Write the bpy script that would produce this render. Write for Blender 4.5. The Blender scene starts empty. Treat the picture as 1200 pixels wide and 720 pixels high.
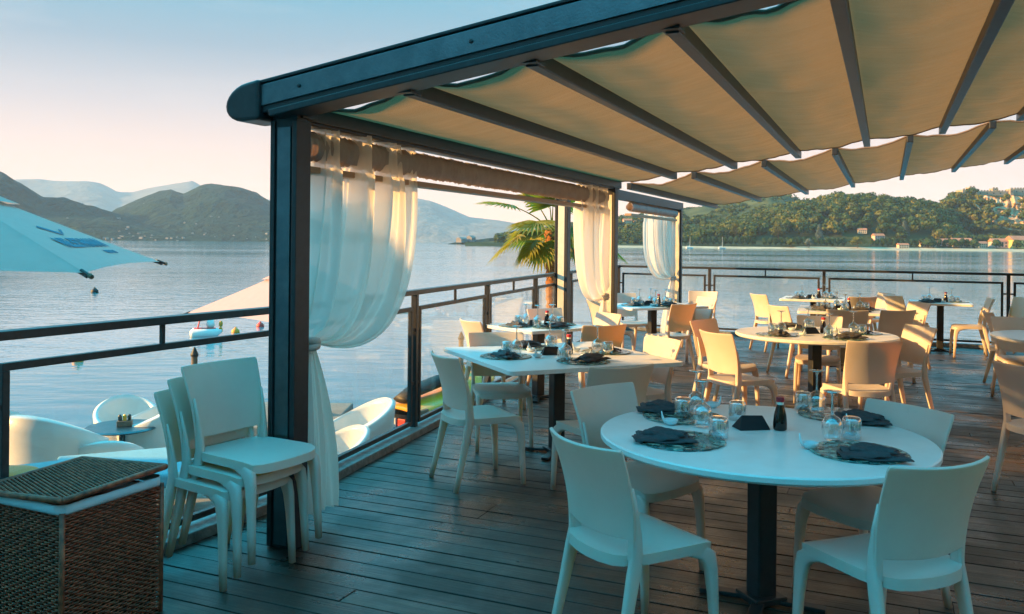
import bpy, bmesh, math, random
import numpy as np
from mathutils import Vector, Matrix, noise
R = math.radians
random.seed(7); rng = np.random.default_rng(7)
SC = bpy.context.scene
COL = SC.collection
F = 1010.0; ROLL = 0.010; H = 1.58; WATER = -1.6

# ------------------------------------------------------------------ camera
cam_d = bpy.data.cameras.new('camera'); cam = bpy.data.objects.new('camera', cam_d); COL.objects.link(cam)
cam_d.sensor_width = 36; cam_d.lens = 36*F/1200; cam_d.shift_y = -(360-284.5)/1200
cam_d.clip_start = .05; cam_d.clip_end = 30000
cr, sr = math.cos(ROLL), math.sin(ROLL)
cam.matrix_world = Matrix(((cr, -sr, 0, 0), (0, 0, -1, 0), (sr, cr, 0, H), (0, 0, 0, 1)))
SC.camera = cam

def uv(px, py):                       # survey helper: photograph pixel -> bearing and slope
    u = (px-600)/F; v = -(py-284.5)/F
    return u*cr - v*sr, u*sr + v*cr
def G(px, py, z=0.0):                 # where the line of sight meets height z
    u, w = uv(px, py); Z = (z-H)/w
    return u*Z, Z
def AT(px, py, Z):
    u, w = uv(px, py); return Vector((u*Z, Z, H+w*Z))

# ------------------------------------------------------------------ object helpers
class MB:
    def __init__(s): s.v = []; s.f = []
    def add(s, vs, fs, M=None):
        b = len(s.v)
        s.v += [tuple(M @ Vector(p)) if M else tuple(p) for p in vs]
        s.f += [tuple(i+b for i in f) for f in fs]
        return s
    def box(s, c, d, M=None, rz=0):
        x, y, z = c; a, b, h = d[0]/2, d[1]/2, d[2]/2
        ca, sa = math.cos(rz), math.sin(rz)
        vs = []
        for k in (-h, h):
            for i, j in ((-a, -b), (a, -b), (a, b), (-a, b)):
                vs.append((x+i*ca-j*sa, y+i*sa+j*ca, z+k))
        return s.add(vs, [(3, 2, 1, 0), (4, 5, 6, 7), (0, 1, 5, 4), (1, 2, 6, 5), (2, 3, 7, 6), (3, 0, 4, 7)], M)
    def bar(s, p, q, w, h, up=(0, 0, 1), M=None):
        p = Vector(p); q = Vector(q); t = (q-p).normalized(); up = Vector(up)
        a = t.cross(up).normalized(); b = a.cross(t)
        vs = [e + a*(i*w/2) + b*(j*h/2) for e in (p, q) for i, j in ((-1, -1), (1, -1), (1, 1), (-1, 1))]
        return s.add(vs, [(0, 1, 2, 3), (7, 6, 5, 4), (0, 4, 5, 1), (1, 5, 6, 2), (2, 6, 7, 3), (3, 7, 4, 0)], M)
    def lathe(s, prof, n=24, M=None, c=(0, 0, 0), sx=1, sy=1):
        vs = []; fs = []
        for r, z in prof:
            for k in range(n):
                a = 2*math.pi*k/n; vs.append((c[0]+r*sx*math.cos(a), c[1]+r*sy*math.sin(a), c[2]+z))
        for i in range(len(prof)-1):
            for k in range(n):
                l = (k+1) % n; fs.append((i*n+k, i*n+l, (i+1)*n+l, (i+1)*n+k))
        if prof[0][0] > 1e-4: fs.append(tuple(range(n))[::-1])
        if prof[-1][0] > 1e-4: fs.append(tuple((len(prof)-1)*n+k for k in range(n)))
        return s.add(vs, fs, M)
    def sweep(s, pts, rad, n=8, M=None, sq=1.0, up=(0, 1, 0)):
        # tube along pts; rad = list of (half width, half height); sq < 1 makes the section squarer
        P = [Vector(p) for p in pts]; vs = []; fs = []
        for i, p in enumerate(P):
            t = (P[min(i+1, len(P)-1)]-P[max(i-1, 0)]).normalized()
            u = Vector(up); a = (u - t*u.dot(t)).normalized(); b = t.cross(a)
            ra, rb = rad[i] if isinstance(rad[i], tuple) else (rad[i], rad[i])
            for k in range(n):
                g = 2*math.pi*(k+.5)/n; cx, cy = math.cos(g), math.sin(g)
                cx = math.copysign(abs(cx)**sq, cx); cy = math.copysign(abs(cy)**sq, cy)
                vs.append(p + a*(ra*cx) + b*(rb*cy))
        for i in range(len(P)-1):
            for k in range(n):
                l = (k+1) % n; fs.append((i*n+k, i*n+l, (i+1)*n+l, (i+1)*n+k))
        fs.append(tuple(range(n))[::-1]); fs.append(tuple((len(P)-1)*n+k for k in range(n)))
        return s.add(vs, fs, M)
    def grid(s, nu, nv, fn, M=None, skip=None, close_v=False):
        vs = [fn(i/(nu-1), j/(nv if close_v else nv-1)) for i in range(nu) for j in range(nv)]
        fs = []
        for i in range(nu-1):
            for j in range(nv if close_v else nv-1):
                if skip and skip(i, j): continue
                l = (j+1) % nv
                fs.append((i*nv+j, (i+1)*nv+j, (i+1)*nv+l, i*nv+l))
        return s.add(vs, fs, M)
    def build(s, name, mat, parent=None, smooth=False, bevel=0, solid=0, sub=0, seg=2, offset=0):
        me = bpy.data.meshes.new(name); me.from_pydata([tuple(v) for v in s.v], [], s.f)
        bm = bmesh.new(); bm.from_mesh(me); bmesh.ops.recalc_face_normals(bm, faces=bm.faces) if not solid else None
        bm.to_mesh(me); bm.free()
        me.update()
        if mat: me.materials.append(mat)
        if smooth: me.polygons.foreach_set('use_smooth', [True]*len(me.polygons))
        o = bpy.data.objects.new(name, me); COL.objects.link(o)
        if solid:
            m = o.modifiers.new('solid', 'SOLIDIFY'); m.thickness = solid; m.offset = offset
        if bevel:
            m = o.modifiers.new('bevel', 'BEVEL'); m.width = bevel; m.segments = seg; m.limit_method = 'ANGLE'; m.angle_limit = R(40)
            if smooth: o.modifiers.new('wn', 'WEIGHTED_NORMAL')
        if sub:
            m = o.modifiers.new('sub', 'SUBSURF'); m.levels = sub; m.render_levels = sub
        if parent: o.parent = parent
        return o

def tag(o, label=None, cat=None, group=None, kind=None):
    if label: o['label'] = label
    if cat: o['category'] = cat
    if group: o['group'] = group
    if kind: o['kind'] = kind
    return o
def empty(name, loc=(0, 0, 0), rz=0, label=None, cat=None, group=None):
    o = bpy.data.objects.new(name, None); COL.objects.link(o); o.empty_display_size = .1
    o.location = loc; o.rotation_euler = (0, 0, rz)
    return tag(o, label, cat, group)
KIDS = {}
def copy_tree(o, loc=None, rz=None, label=None, group=None, parent=None, scale=None):
    c = o.copy(); COL.objects.link(c); c.parent = parent
    if loc is not None: c.location = loc
    if rz is not None: c.rotation_euler = (0, 0, rz)
    if scale is not None: c.scale = scale if hasattr(scale, '__len__') else (scale,)*3
    if label: c['label'] = label
    if group: c['group'] = group
    for ch in list(o.children): copy_tree(ch, parent=c)
    return c

# ------------------------------------------------------------------ materials
def new_mat(name):
    m = bpy.data.materials.new(name); m.use_nodes = True
    nt = m.node_tree; nt.nodes.clear()
    out = nt.nodes.new('ShaderNodeOutputMaterial')
    return m, nt, out
def nd(nt, typ, **kw):
    n = nt.nodes.new(typ)
    for k, v in kw.items():
        if k in n.inputs: n.inputs[k].default_value = v
        else: setattr(n, k, v)
    return n
def lk(nt, a, b): nt.links.new(a, b)
def ramp(nt, fac, stops):
    n = nt.nodes.new('ShaderNodeValToRGB'); e = n.color_ramp.elements
    while len(e) < len(stops): e.new(.5)
    for x, (p, c) in zip(e, stops): x.position = p; x.color = (*c, 1) if len(c) == 3 else c
    lk(nt, fac, n.inputs['Fac']); return n
def pbr(name, col, rough=.5, spec=.5, metal=0, var=0, vscale=8, bump=0, bscale=60, transl=0, tcol=None, rvar=0):
    m, nt, out = new_mat(name)
    p = nd(nt, 'ShaderNodeBsdfPrincipled'); p.inputs['Base Color'].default_value = (*col, 1)
    p.inputs['Roughness'].default_value = rough; p.inputs['Metallic'].default_value = metal
    p.inputs['Specular IOR Level'].default_value = spec
    tc = nd(nt, 'ShaderNodeTexCoord')
    if var or rvar:
        n = nd(nt, 'ShaderNodeTexNoise', Scale=vscale, Detail=6.0, Roughness=.62); lk(nt, tc.outputs['Object'], n.inputs['Vector'])
        if var:
            lo = tuple(max(0, c*(1-var)) for c in col); hi = tuple(c*(1+var) for c in col)
            r = ramp(nt, n.outputs['Fac'], [(.3, lo), (.7, hi)]); lk(nt, r.outputs['Color'], p.inputs['Base Color'])
        if rvar:
            r2 = ramp(nt, n.outputs['Fac'], [(.3, (rough-rvar,)*3), (.7, (rough+rvar,)*3)]); lk(nt, r2.outputs['Color'], p.inputs['Roughness'])
    if bump:
        n2 = nd(nt, 'ShaderNodeTexNoise', Scale=bscale, Detail=4.0); lk(nt, tc.outputs['Object'], n2.inputs['Vector'])
        b = nd(nt, 'ShaderNodeBump', Strength=bump, Distance=.01); lk(nt, n2.outputs['Fac'], b.inputs['Height']); lk(nt, b.outputs['Normal'], p.inputs['Normal'])
    if transl:
        t = nd(nt, 'ShaderNodeBsdfTranslucent'); t.inputs['Color'].default_value = (*(tcol or col), 1)
        mx = nd(nt, 'ShaderNodeMixShader', Fac=transl); lk(nt, p.outputs[0], mx.inputs[1]); lk(nt, t.outputs[0], mx.inputs[2])
        lk(nt, mx.outputs[0], out.inputs['Surface'])
    else: lk(nt, p.outputs[0], out.inputs['Surface'])
    return m
def glassy(name, tint=(1, 1, 1), rough=0.0, base=.03, ior=1.5, film=0.0, fcol=(.8, .85, .85)):
    # thin clear glass: see-through with Fresnel reflection and a faint film of dust or salt
    m, nt, out = new_mat(name)
    tr = nd(nt, 'ShaderNodeBsdfTransparent'); tr.inputs['Color'].default_value = (*tint, 1)
    gl = nd(nt, 'ShaderNodeBsdfGlossy', Roughness=rough); gl.inputs['Color'].default_value = (1, 1, 1, 1)
    lw = nd(nt, 'ShaderNodeLayerWeight', Blend=.5)
    fr = nd(nt, 'ShaderNodeMath', operation='POWER'); fr.inputs[1].default_value = 5.0; lk(nt, lw.outputs['Facing'], fr.inputs[0])
    ad = nd(nt, 'ShaderNodeMath', operation='MULTIPLY_ADD', use_clamp=True); ad.inputs[1].default_value = ior; ad.inputs[2].default_value = base; lk(nt, fr.outputs[0], ad.inputs[0])
    mx = nd(nt, 'ShaderNodeMixShader'); lk(nt, ad.outputs[0], mx.inputs[0]); lk(nt, tr.outputs[0], mx.inputs[1]); lk(nt, gl.outputs[0], mx.inputs[2])
    last = mx
    if film:
        tc = nd(nt, 'ShaderNodeTexCoord'); n = nd(nt, 'ShaderNodeTexNoise', Scale=1.6, Detail=7.0); lk(nt, tc.outputs['Object'], n.inputs['Vector'])
        r = ramp(nt, n.outputs['Fac'], [(.45, (0, 0, 0)), (.8, (film,)*3)])
        df = nd(nt, 'ShaderNodeBsdfDiffuse'); df.inputs['Color'].default_value = (*fcol, 1)
        m2 = nd(nt, 'ShaderNodeMixShader'); lk(nt, r.outputs['Color'], m2.inputs[0]); lk(nt, mx.outputs[0], m2.inputs[1]); lk(nt, df.outputs[0], m2.inputs[2]); last = m2
    lk(nt, last.outputs[0], out.inputs['Surface']); return m

M = {}
M['plastic'] = pbr('chair_plastic', (.78, .77, .74), .42, .5, var=.05, vscale=5, bump=.25, bscale=480, transl=.34, tcol=(.95, .55, .05), rvar=.06)
def age_plastic(m):
    nt = m.node_tree; p = [n for n in nt.nodes if n.type == 'BSDF_PRINCIPLED'][0]; src = p.inputs['Base Color'].links[0].from_socket
    oi = nd(nt, 'ShaderNodeObjectInfo'); rr = ramp(nt, oi.outputs['Random'], [(0, (.90, .89, .87)), (1, (1, 1, 1))])
    m1 = nd(nt, 'ShaderNodeMixRGB', blend_type='MULTIPLY', Fac=1.0); lk(nt, src, m1.inputs[1]); lk(nt, rr.outputs[0], m1.inputs[2])
    tc = nd(nt, 'ShaderNodeTexCoord'); n = nd(nt, 'ShaderNodeTexNoise', Scale=22.0, Detail=6.0); lk(nt, tc.outputs['Object'], n.inputs['Vector'])
    sx = nd(nt, 'ShaderNodeSeparateXYZ'); lk(nt, tc.outputs['Object'], sx.inputs[0])
    mr = nd(nt, 'ShaderNodeMapRange'); lk(nt, sx.outputs['Z'], mr.inputs['Value']); mr.inputs['From Min'].default_value = .16; mr.inputs['From Max'].default_value = 0; mr.inputs['To Max'].default_value = .9
    ad = nd(nt, 'ShaderNodeMath', operation='MULTIPLY'); lk(nt, mr.outputs[0], ad.inputs[0]); lk(nt, n.outputs['Fac'], ad.inputs[1])
    n2 = nd(nt, 'ShaderNodeTexNoise', Scale=5.0, Detail=9.0, Roughness=.75); lk(nt, tc.outputs['Object'], n2.inputs['Vector'])
    r2 = ramp(nt, n2.outputs['Fac'], [(.60, (0, 0, 0)), (.78, (.35,)*3)])
    mxm = nd(nt, 'ShaderNodeMath', operation='MAXIMUM'); lk(nt, ad.outputs[0], mxm.inputs[0]); lk(nt, r2.outputs[0], mxm.inputs[1])
    m2 = nd(nt, 'ShaderNodeMixRGB', blend_type='MIX'); lk(nt, mxm.outputs[0], m2.inputs[0]); lk(nt, m1.outputs[0], m2.inputs[1]); m2.inputs[2].default_value = (.34, .31, .27, 1)
    lk(nt, m2.outputs[0], p.inputs['Base Color'])
age_plastic(M['plastic'])
M['tabletop'] = pbr('tabletop_laminate', (.74, .74, .73), .36, .5, var=.05, vscale=14, bump=.05, bscale=300, rvar=.08)
M['dark_metal'] = pbr('dark_metal', (.018, .02, .023), .42, .5, var=.3, vscale=20)
M['rail_metal'] = pbr('rail_metal', (.03, .03, .032), .38, .5, var=.3, vscale=30, bump=.1, bscale=200)
M['plate_metal'] = pbr('plate_metal', (.12, .16, .18), .36, .5, metal=1, var=.18, vscale=9, bump=.15, bscale=90)
M['canopy'] = None
M['glass_panel'] = glassy('glass_panel', (.97, .985, .98), 0.0, .025, .7, film=.10)
M['stem_glass'] = glassy('stem_glass', (.60, .66, .70), 0.0, .50, .5)
M['glass'] = glassy('table_glass', (.84, .90, .92), 0.0, .27, 1.1)
M['napkin'] = pbr('napkin_cloth', (.060, .060, .068), .6, .35, var=.25, vscale=25, bump=.5, bscale=500)
M['black'] = pbr('black_card', (.012, .013, .016), .6, .3)
M['sauce'] = pbr('dark_bottle', (.010, .006, .005), .08, .6)
M['cap'] = pbr('red_cap', (.45, .02, .03), .4)
M['paper'] = pbr('paper_band', (.75, .68, .6), .7)
M['ceramic'] = pbr('ceramic', (.62, .72, .76), .15, .6)
M['cream_metal'] = pbr('cream_panel', (.66, .60, .48), .5, var=.08)
M['white_shell'] = pbr('white_shell', (.76, .74, .70), .35, .5, var=.04, transl=.08)
M['red'] = pbr('red_float', (.65, .05, .03), .45)
M['orange'] = pbr('orange_float', (.75, .28, .02), .45)
M['yellow'] = pbr('yellow_shell', (.90, .40, .003), .3)
M['blackish'] = pbr('black_rubber', (.012, .012, .012), .55)
M['wood'] = pbr('weathered_wood', (.16, .11, .07), .8, var=.3, vscale=12)
M['ivory'] = pbr('white_paint', (.75, .73, .68), .6)
M['teal_cloth'] = pbr('pale_cloth', (.25, .47, .54), .85, .2, var=.06, bump=.2, bscale=400)
M['liner'] = pbr('liner_cloth', (.55, .68, .74), .9, .2, var=.06, bump=.3, bscale=300)
M['bark'] = pbr('palm_bark', (.30, .13, .05), .95, .1, var=.5, vscale=26, bump=1, bscale=40)
M['frond'] = pbr('palm_leaf', (.22, .20, .025), .5, .4, var=.4, vscale=3, transl=.4, tcol=(.45, .38, .02))
M['tree_bark'] = pbr('tree_bark', (.07, .05, .035), .95, .1)

def hex_mat():
    # roof fabric
    m, nt, out = new_mat('roof_fabric')
    tc = nd(nt, 'ShaderNodeTexCoord')
    mp = nd(nt, 'ShaderNodeMapping'); mp.inputs['Scale'].default_value = (1.0, 5, 1); lk(nt, tc.outputs['Object'], mp.inputs['Vector'])
    n = nd(nt, 'ShaderNodeTexNoise', Scale=1.4, Detail=8.0, Roughness=.68); lk(nt, mp.outputs[0], n.inputs['Vector'])
    r = ramp(nt, n.outputs['Fac'], [(.28, (.195, .142, .110)), (.72, (.33, .245, .195))])
    p = nd(nt, 'ShaderNodeBsdfPrincipled', Roughness=.9); p.inputs['Specular IOR Level'].default_value = .1
    lk(nt, r.outputs[0], p.inputs['Base Color'])
    n2 = nd(nt, 'ShaderNodeTexNoise', Scale=2.6, Detail=6.0); lk(nt, mp.outputs[0], n2.inputs['Vector'])
    n3 = nd(nt, 'ShaderNodeTexNoise', Scale=160.0, Detail=2.0); lk(nt, tc.outputs['Object'], n3.inputs['Vector'])
    b = nd(nt, 'ShaderNodeBump', Strength=.45, Distance=.05); lk(nt, n2.outputs['Fac'], b.inputs['Height'])
    b2 = nd(nt, 'ShaderNodeBump', Strength=.9, Distance=.008); lk(nt, n3.outputs['Fac'], b2.inputs['Height']); lk(nt, b.outputs[0], b2.inputs['Normal'])
    lk(nt, b2.outputs[0], p.inputs['Normal'])
    t = nd(nt, 'ShaderNodeBsdfTranslucent'); t.inputs['Color'].default_value = (.56, .31, .14, 1)
    mx = nd(nt, 'ShaderNodeMixShader', Fac=.21); lk(nt, p.outputs[0], mx.inputs[1]); lk(nt, t.outputs[0], mx.inputs[2])
    lk(nt, mx.outputs[0], out.inputs['Surface']); return m
M['canopy'] = hex_mat()

def curtain_mat():
    m, nt, out = new_mat('sheer_curtain')
    tc = nd(nt, 'ShaderNodeTexCoord')
    df = nd(nt, 'ShaderNodeBsdfDiffuse'); df.inputs['Color'].default_value = (.88, .87, .86, 1)
    t = nd(nt, 'ShaderNodeBsdfTranslucent'); t.inputs['Color'].default_value = (.92, .82, .72, 1)
    tr = nd(nt, 'ShaderNodeBsdfTransparent'); tr.inputs['Color'].default_value = (.95, .93, .92, 1)
    m1 = nd(nt, 'ShaderNodeMixShader', Fac=.5); lk(nt, df.outputs[0], m1.inputs[1]); lk(nt, t.outputs[0], m1.inputs[2])
    lw = nd(nt, 'ShaderNodeLayerWeight', Blend=.35)
    r = ramp(nt, lw.outputs['Facing'], [(0, (.86,)*3), (1, (.995,)*3)])
    m2 = nd(nt, 'ShaderNodeMixShader'); lk(nt, r.outputs[0], m2.inputs[0]); lk(nt, tr.outputs[0], m2.inputs[1]); lk(nt, m1.outputs[0], m2.inputs[2])
    lk(nt, m2.outputs[0], out.inputs['Surface']); return m
M['curtain'] = curtain_mat()

def deck_mat():
    m, nt, out = new_mat('deck_boards')
    tc = nd(nt, 'ShaderNodeTexCoord'); geo = nd(nt, 'ShaderNodeNewGeometry')
    mp = nd(nt, 'ShaderNodeMapping'); mp.inputs['Rotation'].default_value = (0, 0, math.atan2(.399, .917)); lk(nt, tc.outputs['Object'], mp.inputs['Vector'])
    mp2 = nd(nt, 'ShaderNodeMapping'); mp2.inputs['Scale'].default_value = (1.3, 26, 1); lk(nt, mp.outputs[0], mp2.inputs['Vector'])
    cmb = nd(nt, 'ShaderNodeVectorMath', operation='ADD'); lk(nt, mp2.outputs[0], cmb.inputs[0])
    sc = nd(nt, 'ShaderNodeMath', operation='MULTIPLY'); sc.inputs[1].default_value = 91.0; lk(nt, geo.outputs['Random Per Island'], sc.inputs[0]); lk(nt, sc.outputs[0], cmb.inputs[1])
    n = nd(nt, 'ShaderNodeTexNoise', Scale=1.0, Detail=9.0, Roughness=.7); lk(nt, cmb.outputs[0], n.inputs['Vector'])
    n2 = nd(nt, 'ShaderNodeTexNoise', Scale=1.7, Detail=5.0, Roughness=.6); lk(nt, tc.outputs['Object'], n2.inputs['Vector'])
    r = ramp(nt, n.outputs['Fac'], [(.28, (.012, .008, .006)), (.52, (.036, .024, .017)), (.8, (.13, .085, .06))])
    rnd = ramp(nt, geo.outputs['Random Per Island'], [(0, (.4, .38, .36)), (1, (1.6, 1.5, 1.42))])
    mu = nd(nt, 'ShaderNodeMixRGB', blend_type='MULTIPLY', Fac=1.0); lk(nt, r.outputs[0], mu.inputs[1]); lk(nt, rnd.outputs[0], mu.inputs[2])
    p = nd(nt, 'ShaderNodeBsdfPrincipled'); lk(nt, mu.outputs[0], p.inputs['Base Color'])
    # worn, half-varnished boards: gloss varies in patches
    r2 = ramp(nt, n2.outputs['Fac'], [(.36, (.08,)*3), (.62, (.48,)*3)])
    mxr = nd(nt, 'ShaderNodeMixRGB', blend_type='ADD', Fac=.22); lk(nt, r2.outputs[0], mxr.inputs[1]); lk(nt, n.outputs['Fac'], mxr.inputs[2])
    lk(nt, mxr.outputs[0], p.inputs['Roughness']); p.inputs['Specular IOR Level'].default_value = 1.0
    b = nd(nt, 'ShaderNodeBump', Strength=.8, Distance=.008); lk(nt, n.outputs['Fac'], b.inputs['Height'])
    lk(nt, b.outputs[0], p.inputs['Normal']); lk(nt, p.outputs[0], out.inputs['Surface']); return m
M['deck'] = deck_mat()

def water_mat():
    m, nt, out = new_mat('lake_water')
    tc = nd(nt, 'ShaderNodeTexCoord')
    def nz(scale, sx, sy, det):
        mp = nd(nt, 'ShaderNodeMapping'); mp.inputs['Scale'].default_value = (sx, sy, 1); mp.inputs['Rotation'].default_value = (0, 0, R(14)); lk(nt, tc.outputs['Object'], mp.inputs['Vector'])
        n = nd(nt, 'ShaderNodeTexNoise', Scale=scale, Detail=det, Roughness=.55); lk(nt, mp.outputs[0], n.inputs['Vector']); return n
    a = nz(1.15, .55, 1.25, 4.0); c = nz(.11, .6, 1.6, 3.0); d = nz(.012, .5, 2.2, 4.0)
    b1 = nd(nt, 'ShaderNodeBump', Strength=.5, Distance=.095); lk(nt, a.outputs['Fac'], b1.inputs['Height'])
    b2 = nd(nt, 'ShaderNodeBump', Strength=.35, Distance=.08); lk(nt, c.outputs['Fac'], b2.inputs['Height']); lk(nt, b2.outputs[0], b1.inputs['Normal'])
    rs_ = ramp(nt, d.outputs['Fac'], [(.36, (.18,)*3), (.64, (.80,)*3)]); lk(nt, rs_.outputs[0], b1.inputs['Strength'])
    p = nd(nt, 'ShaderNodeBsdfPrincipled', IOR=1.75)
    r0 = ramp(nt, d.outputs['Fac'], [(.35, (.02, .20, .28)), (.65, (.03, .27, .36))]); lk(nt, r0.outputs[0], p.inputs['Base Color'])
    r = ramp(nt, d.outputs['Fac'], [(.38, (.03,)*3), (.62, (.10,)*3)]); lk(nt, r.outputs[0], p.inputs['Roughness'])
    lk(nt, b1.outputs[0], p.inputs['Normal']); lk(nt, p.outputs[0], out.inputs['Surface']); return m
M['water'] = water_mat()

def wicker_mat():
    m, nt, out = new_mat('wicker')
    tc = nd(nt, 'ShaderNodeTexCoord')
    n = nd(nt, 'ShaderNodeTexNoise', Scale=34.0, Detail=4.0); lk(nt, tc.outputs['Object'], n.inputs['Vector'])
    r = ramp(nt, n.outputs['Fac'], [(.3, (.09, .022, .010)), (.7, (.45, .105, .045))])
    p = nd(nt, 'ShaderNodeBsdfPrincipled', Roughness=.5); lk(nt, r.outputs[0], p.inputs['Base Color'])
    lk(nt, p.outputs[0], out.inputs['Surface']); return m
M['wicker'] = wicker_mat()

def mat_placemat():
    m, nt, out = new_mat('mosaic_placemat')
    tc = nd(nt, 'ShaderNodeTexCoord')
    v = nd(nt, 'ShaderNodeTexVoronoi', Scale=38.0); lk(nt, tc.outputs['Object'], v.inputs['Vector'])
    sp = nd(nt, 'ShaderNodeSeparateColor'); lk(nt, v.outputs['Color'], sp.inputs[0])
    r = ramp(nt, sp.outputs[0], [(.25, (.015, .07, .07)), (.5, (.10, .24, .22)), (.75, (.35, .42, .34))])
    p = nd(nt, 'ShaderNodeBsdfPrincipled', Roughness=.18); lk(nt, r.outputs[0], p.inputs['Base Color'])
    tr = nd(nt, 'ShaderNodeBsdfTransparent')
    r2 = ramp(nt, sp.outputs[1], [(.45, (1, 1, 1)), (.55, (.35,)*3)])
    mx = nd(nt, 'ShaderNodeMixShader'); lk(nt, r2.outputs[0], mx.inputs[0]); lk(nt, tr.outputs[0], mx.inputs[1]); lk(nt, p.outputs[0], mx.inputs[2])
    lk(nt, mx.outputs[0], out.inputs['Surface']); return m
M['mat'] = mat_placemat()

def ground_mat(name, stops, scale=.02, bump=0, rough=.95, bscale=.3, bdist=3):
    m, nt, out = new_mat(name)
    tc = nd(nt, 'ShaderNodeTexCoord')
    n = nd(nt, 'ShaderNodeTexNoise', Scale=scale, Detail=10.0, Roughness=.68); lk(nt, tc.outputs['Object'], n.inputs['Vector'])
    r = ramp(nt, n.outputs['Fac'], stops)
    p = nd(nt, 'ShaderNodeBsdfPrincipled', Roughness=rough); p.inputs['Specular IOR Level'].default_value = .1; lk(nt, r.outputs[0], p.inputs['Base Color'])
    if bump:
        n2 = nd(nt, 'ShaderNodeTexNoise', Scale=bscale, Detail=5.0); lk(nt, tc.outputs['Object'], n2.inputs['Vector'])
        b = nd(nt, 'ShaderNodeBump', Strength=bump, Distance=bdist); lk(nt, n2.outputs['Fac'], b.inputs['Height']); lk(nt, b.outputs[0], p.inputs['Normal'])
    lk(nt, p.outputs[0], out.inputs['Surface']); return m
M['far_forest'] = ground_mat('far_forest', [(.35, (.004, .020, .018)), (.55, (.010, .034, .026)), (.75, (.034, .052, .028))], .016, 1.0, .95, .045, 22)
M['rock_far'] = ground_mat('far_mountain', [(.35, (.12, .12, .12)), (.65, (.22, .2, .18))], .004, .8, .95, .01, 40)
M['hill_soil'] = ground_mat('hill_soil', [(.35, (.02, .03, .012)), (.65, (.05, .06, .02))], .05)
M['meadow'] = ground_mat('meadow', [(.35, (.02, .035, .012)), (.65, (.10, .10, .03))], .03)
M['cliff'] = ground_mat('cliff_rock', [(.3, (.34, .22, .13)), (.5, (.52, .35, .21)), (.72, (.60, .43, .27))], .10, .6, .95, .30, 2.5)
M['beach'] = ground_mat('beach_sand', [(.35, (.34, .26, .17)), (.65, (.55, .44, .30))], .1)
M['terrace'] = ground_mat('terrace_floor', [(.3, (.22, .21, .19)), (.7, (.34, .32, .29))], 3, .3, .7, 20, .004)
M['castle'] = ground_mat('castle_stone', [(.3, (.30, .22, .15)), (.7, (.45, .34, .24))], .2)

def leaf_mat(name, lo, mid, hi, transl=.2):
    m, nt, out = new_mat(name)
    at = nd(nt, 'ShaderNodeAttribute', attribute_name='tone')
    r = ramp(nt, at.outputs['Fac'], [(0, lo), (.5, mid), (1, hi)])
    p = nd(nt, 'ShaderNodeBsdfPrincipled', Roughness=.7); p.inputs['Specular IOR Level'].default_value = .2; lk(nt, r.outputs[0], p.inputs['Base Color'])
    t = nd(nt, 'ShaderNodeBsdfTranslucent'); lk(nt, r.outputs[0], t.inputs['Color'])
    mx = nd(nt, 'ShaderNodeMixShader', Fac=transl); lk(nt, p.outputs[0], mx.inputs[1]); lk(nt, t.outputs[0], mx.inputs[2])
    lk(nt, mx.outputs[0], out.inputs['Surface']); return m
M['leaf'] = leaf_mat('wood_leaves', (.010, .036, .012), (.066, .100, .016), (.24, .185, .03))
M['leaf_dark'] = leaf_mat('hedge_leaves', (.028, .066, .022), (.045, .09, .028), (.07, .115, .035))
M['leaf_bright'] = leaf_mat('bright_leaves', (.07, .09, .018), (.11, .12, .02), (.15, .14, .03))
M['leaf_grey'] = leaf_mat('grey_leaves', (.05, .08, .065), (.08, .11, .085), (.11, .14, .11))

# ------------------------------------------------------------------ world and sun
SUN_EL = R(18); SUN_AZ_AHEAD = R(-6)
to_sun = Vector((-math.cos(SUN_EL)*math.cos(SUN_AZ_AHEAD), math.cos(SUN_EL)*math.sin(SUN_AZ_AHEAD), math.sin(SUN_EL)))
sd = bpy.data.lights.new('sun', 'SUN'); sd.energy = 5.0; sd.angle = R(.6); sd.color = (1, .53, .155)
so = bpy.data.objects.new('sun', sd); COL.objects.link(so); so.rotation_euler = to_sun.to_track_quat('Z', 'Y').to_euler()
W = bpy.data.worlds.new('World'); SC.world = W; W.use_nodes = True
nt = W.node_tree; nt.nodes.clear()
wo = nt.nodes.new('ShaderNodeOutputWorld'); bg = nt.nodes.new('ShaderNodeBackground'); bg.inputs['Strength'].default_value = .1
sky = nt.nodes.new('ShaderNodeTexSky'); sky.sky_type = 'NISHITA'; sky.sun_disc = False
sky.sun_elevation = SUN_EL; sky.sun_rotation = math.atan2(to_sun.x, to_sun.y)
sky.air_density = 1.0; sky.dust_density = 1.5; sky.ozone_density = 2.0
tc = nt.nodes.new('ShaderNodeTexCoord'); sx = nt.nodes.new('ShaderNodeSeparateXYZ'); lk(nt, tc.outputs['Generated'], sx.inputs[0])
gr = ramp(nt, sx.outputs['Z'], [(0.0, (7.6, 4.1, 2.5)), (.07, (4.9, 3.05, 2.3)), (.145, (2.7, 2.25, 2.25)), (.21, (1.2, 1.6, 1.95)), (.285, (.35, 1.6, 2.2)), (.36, (.15, 4.0, 5.8)), (.6, (.10, 8.4, 12.2))])
gc = ramp(nt, sx.outputs['Z'], [(0.0, (1.6, 2.1, 2.4)), (.12, (.35, 1.6, 2.3)), (.50, (.08, 4.0, 6.2))])
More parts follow.
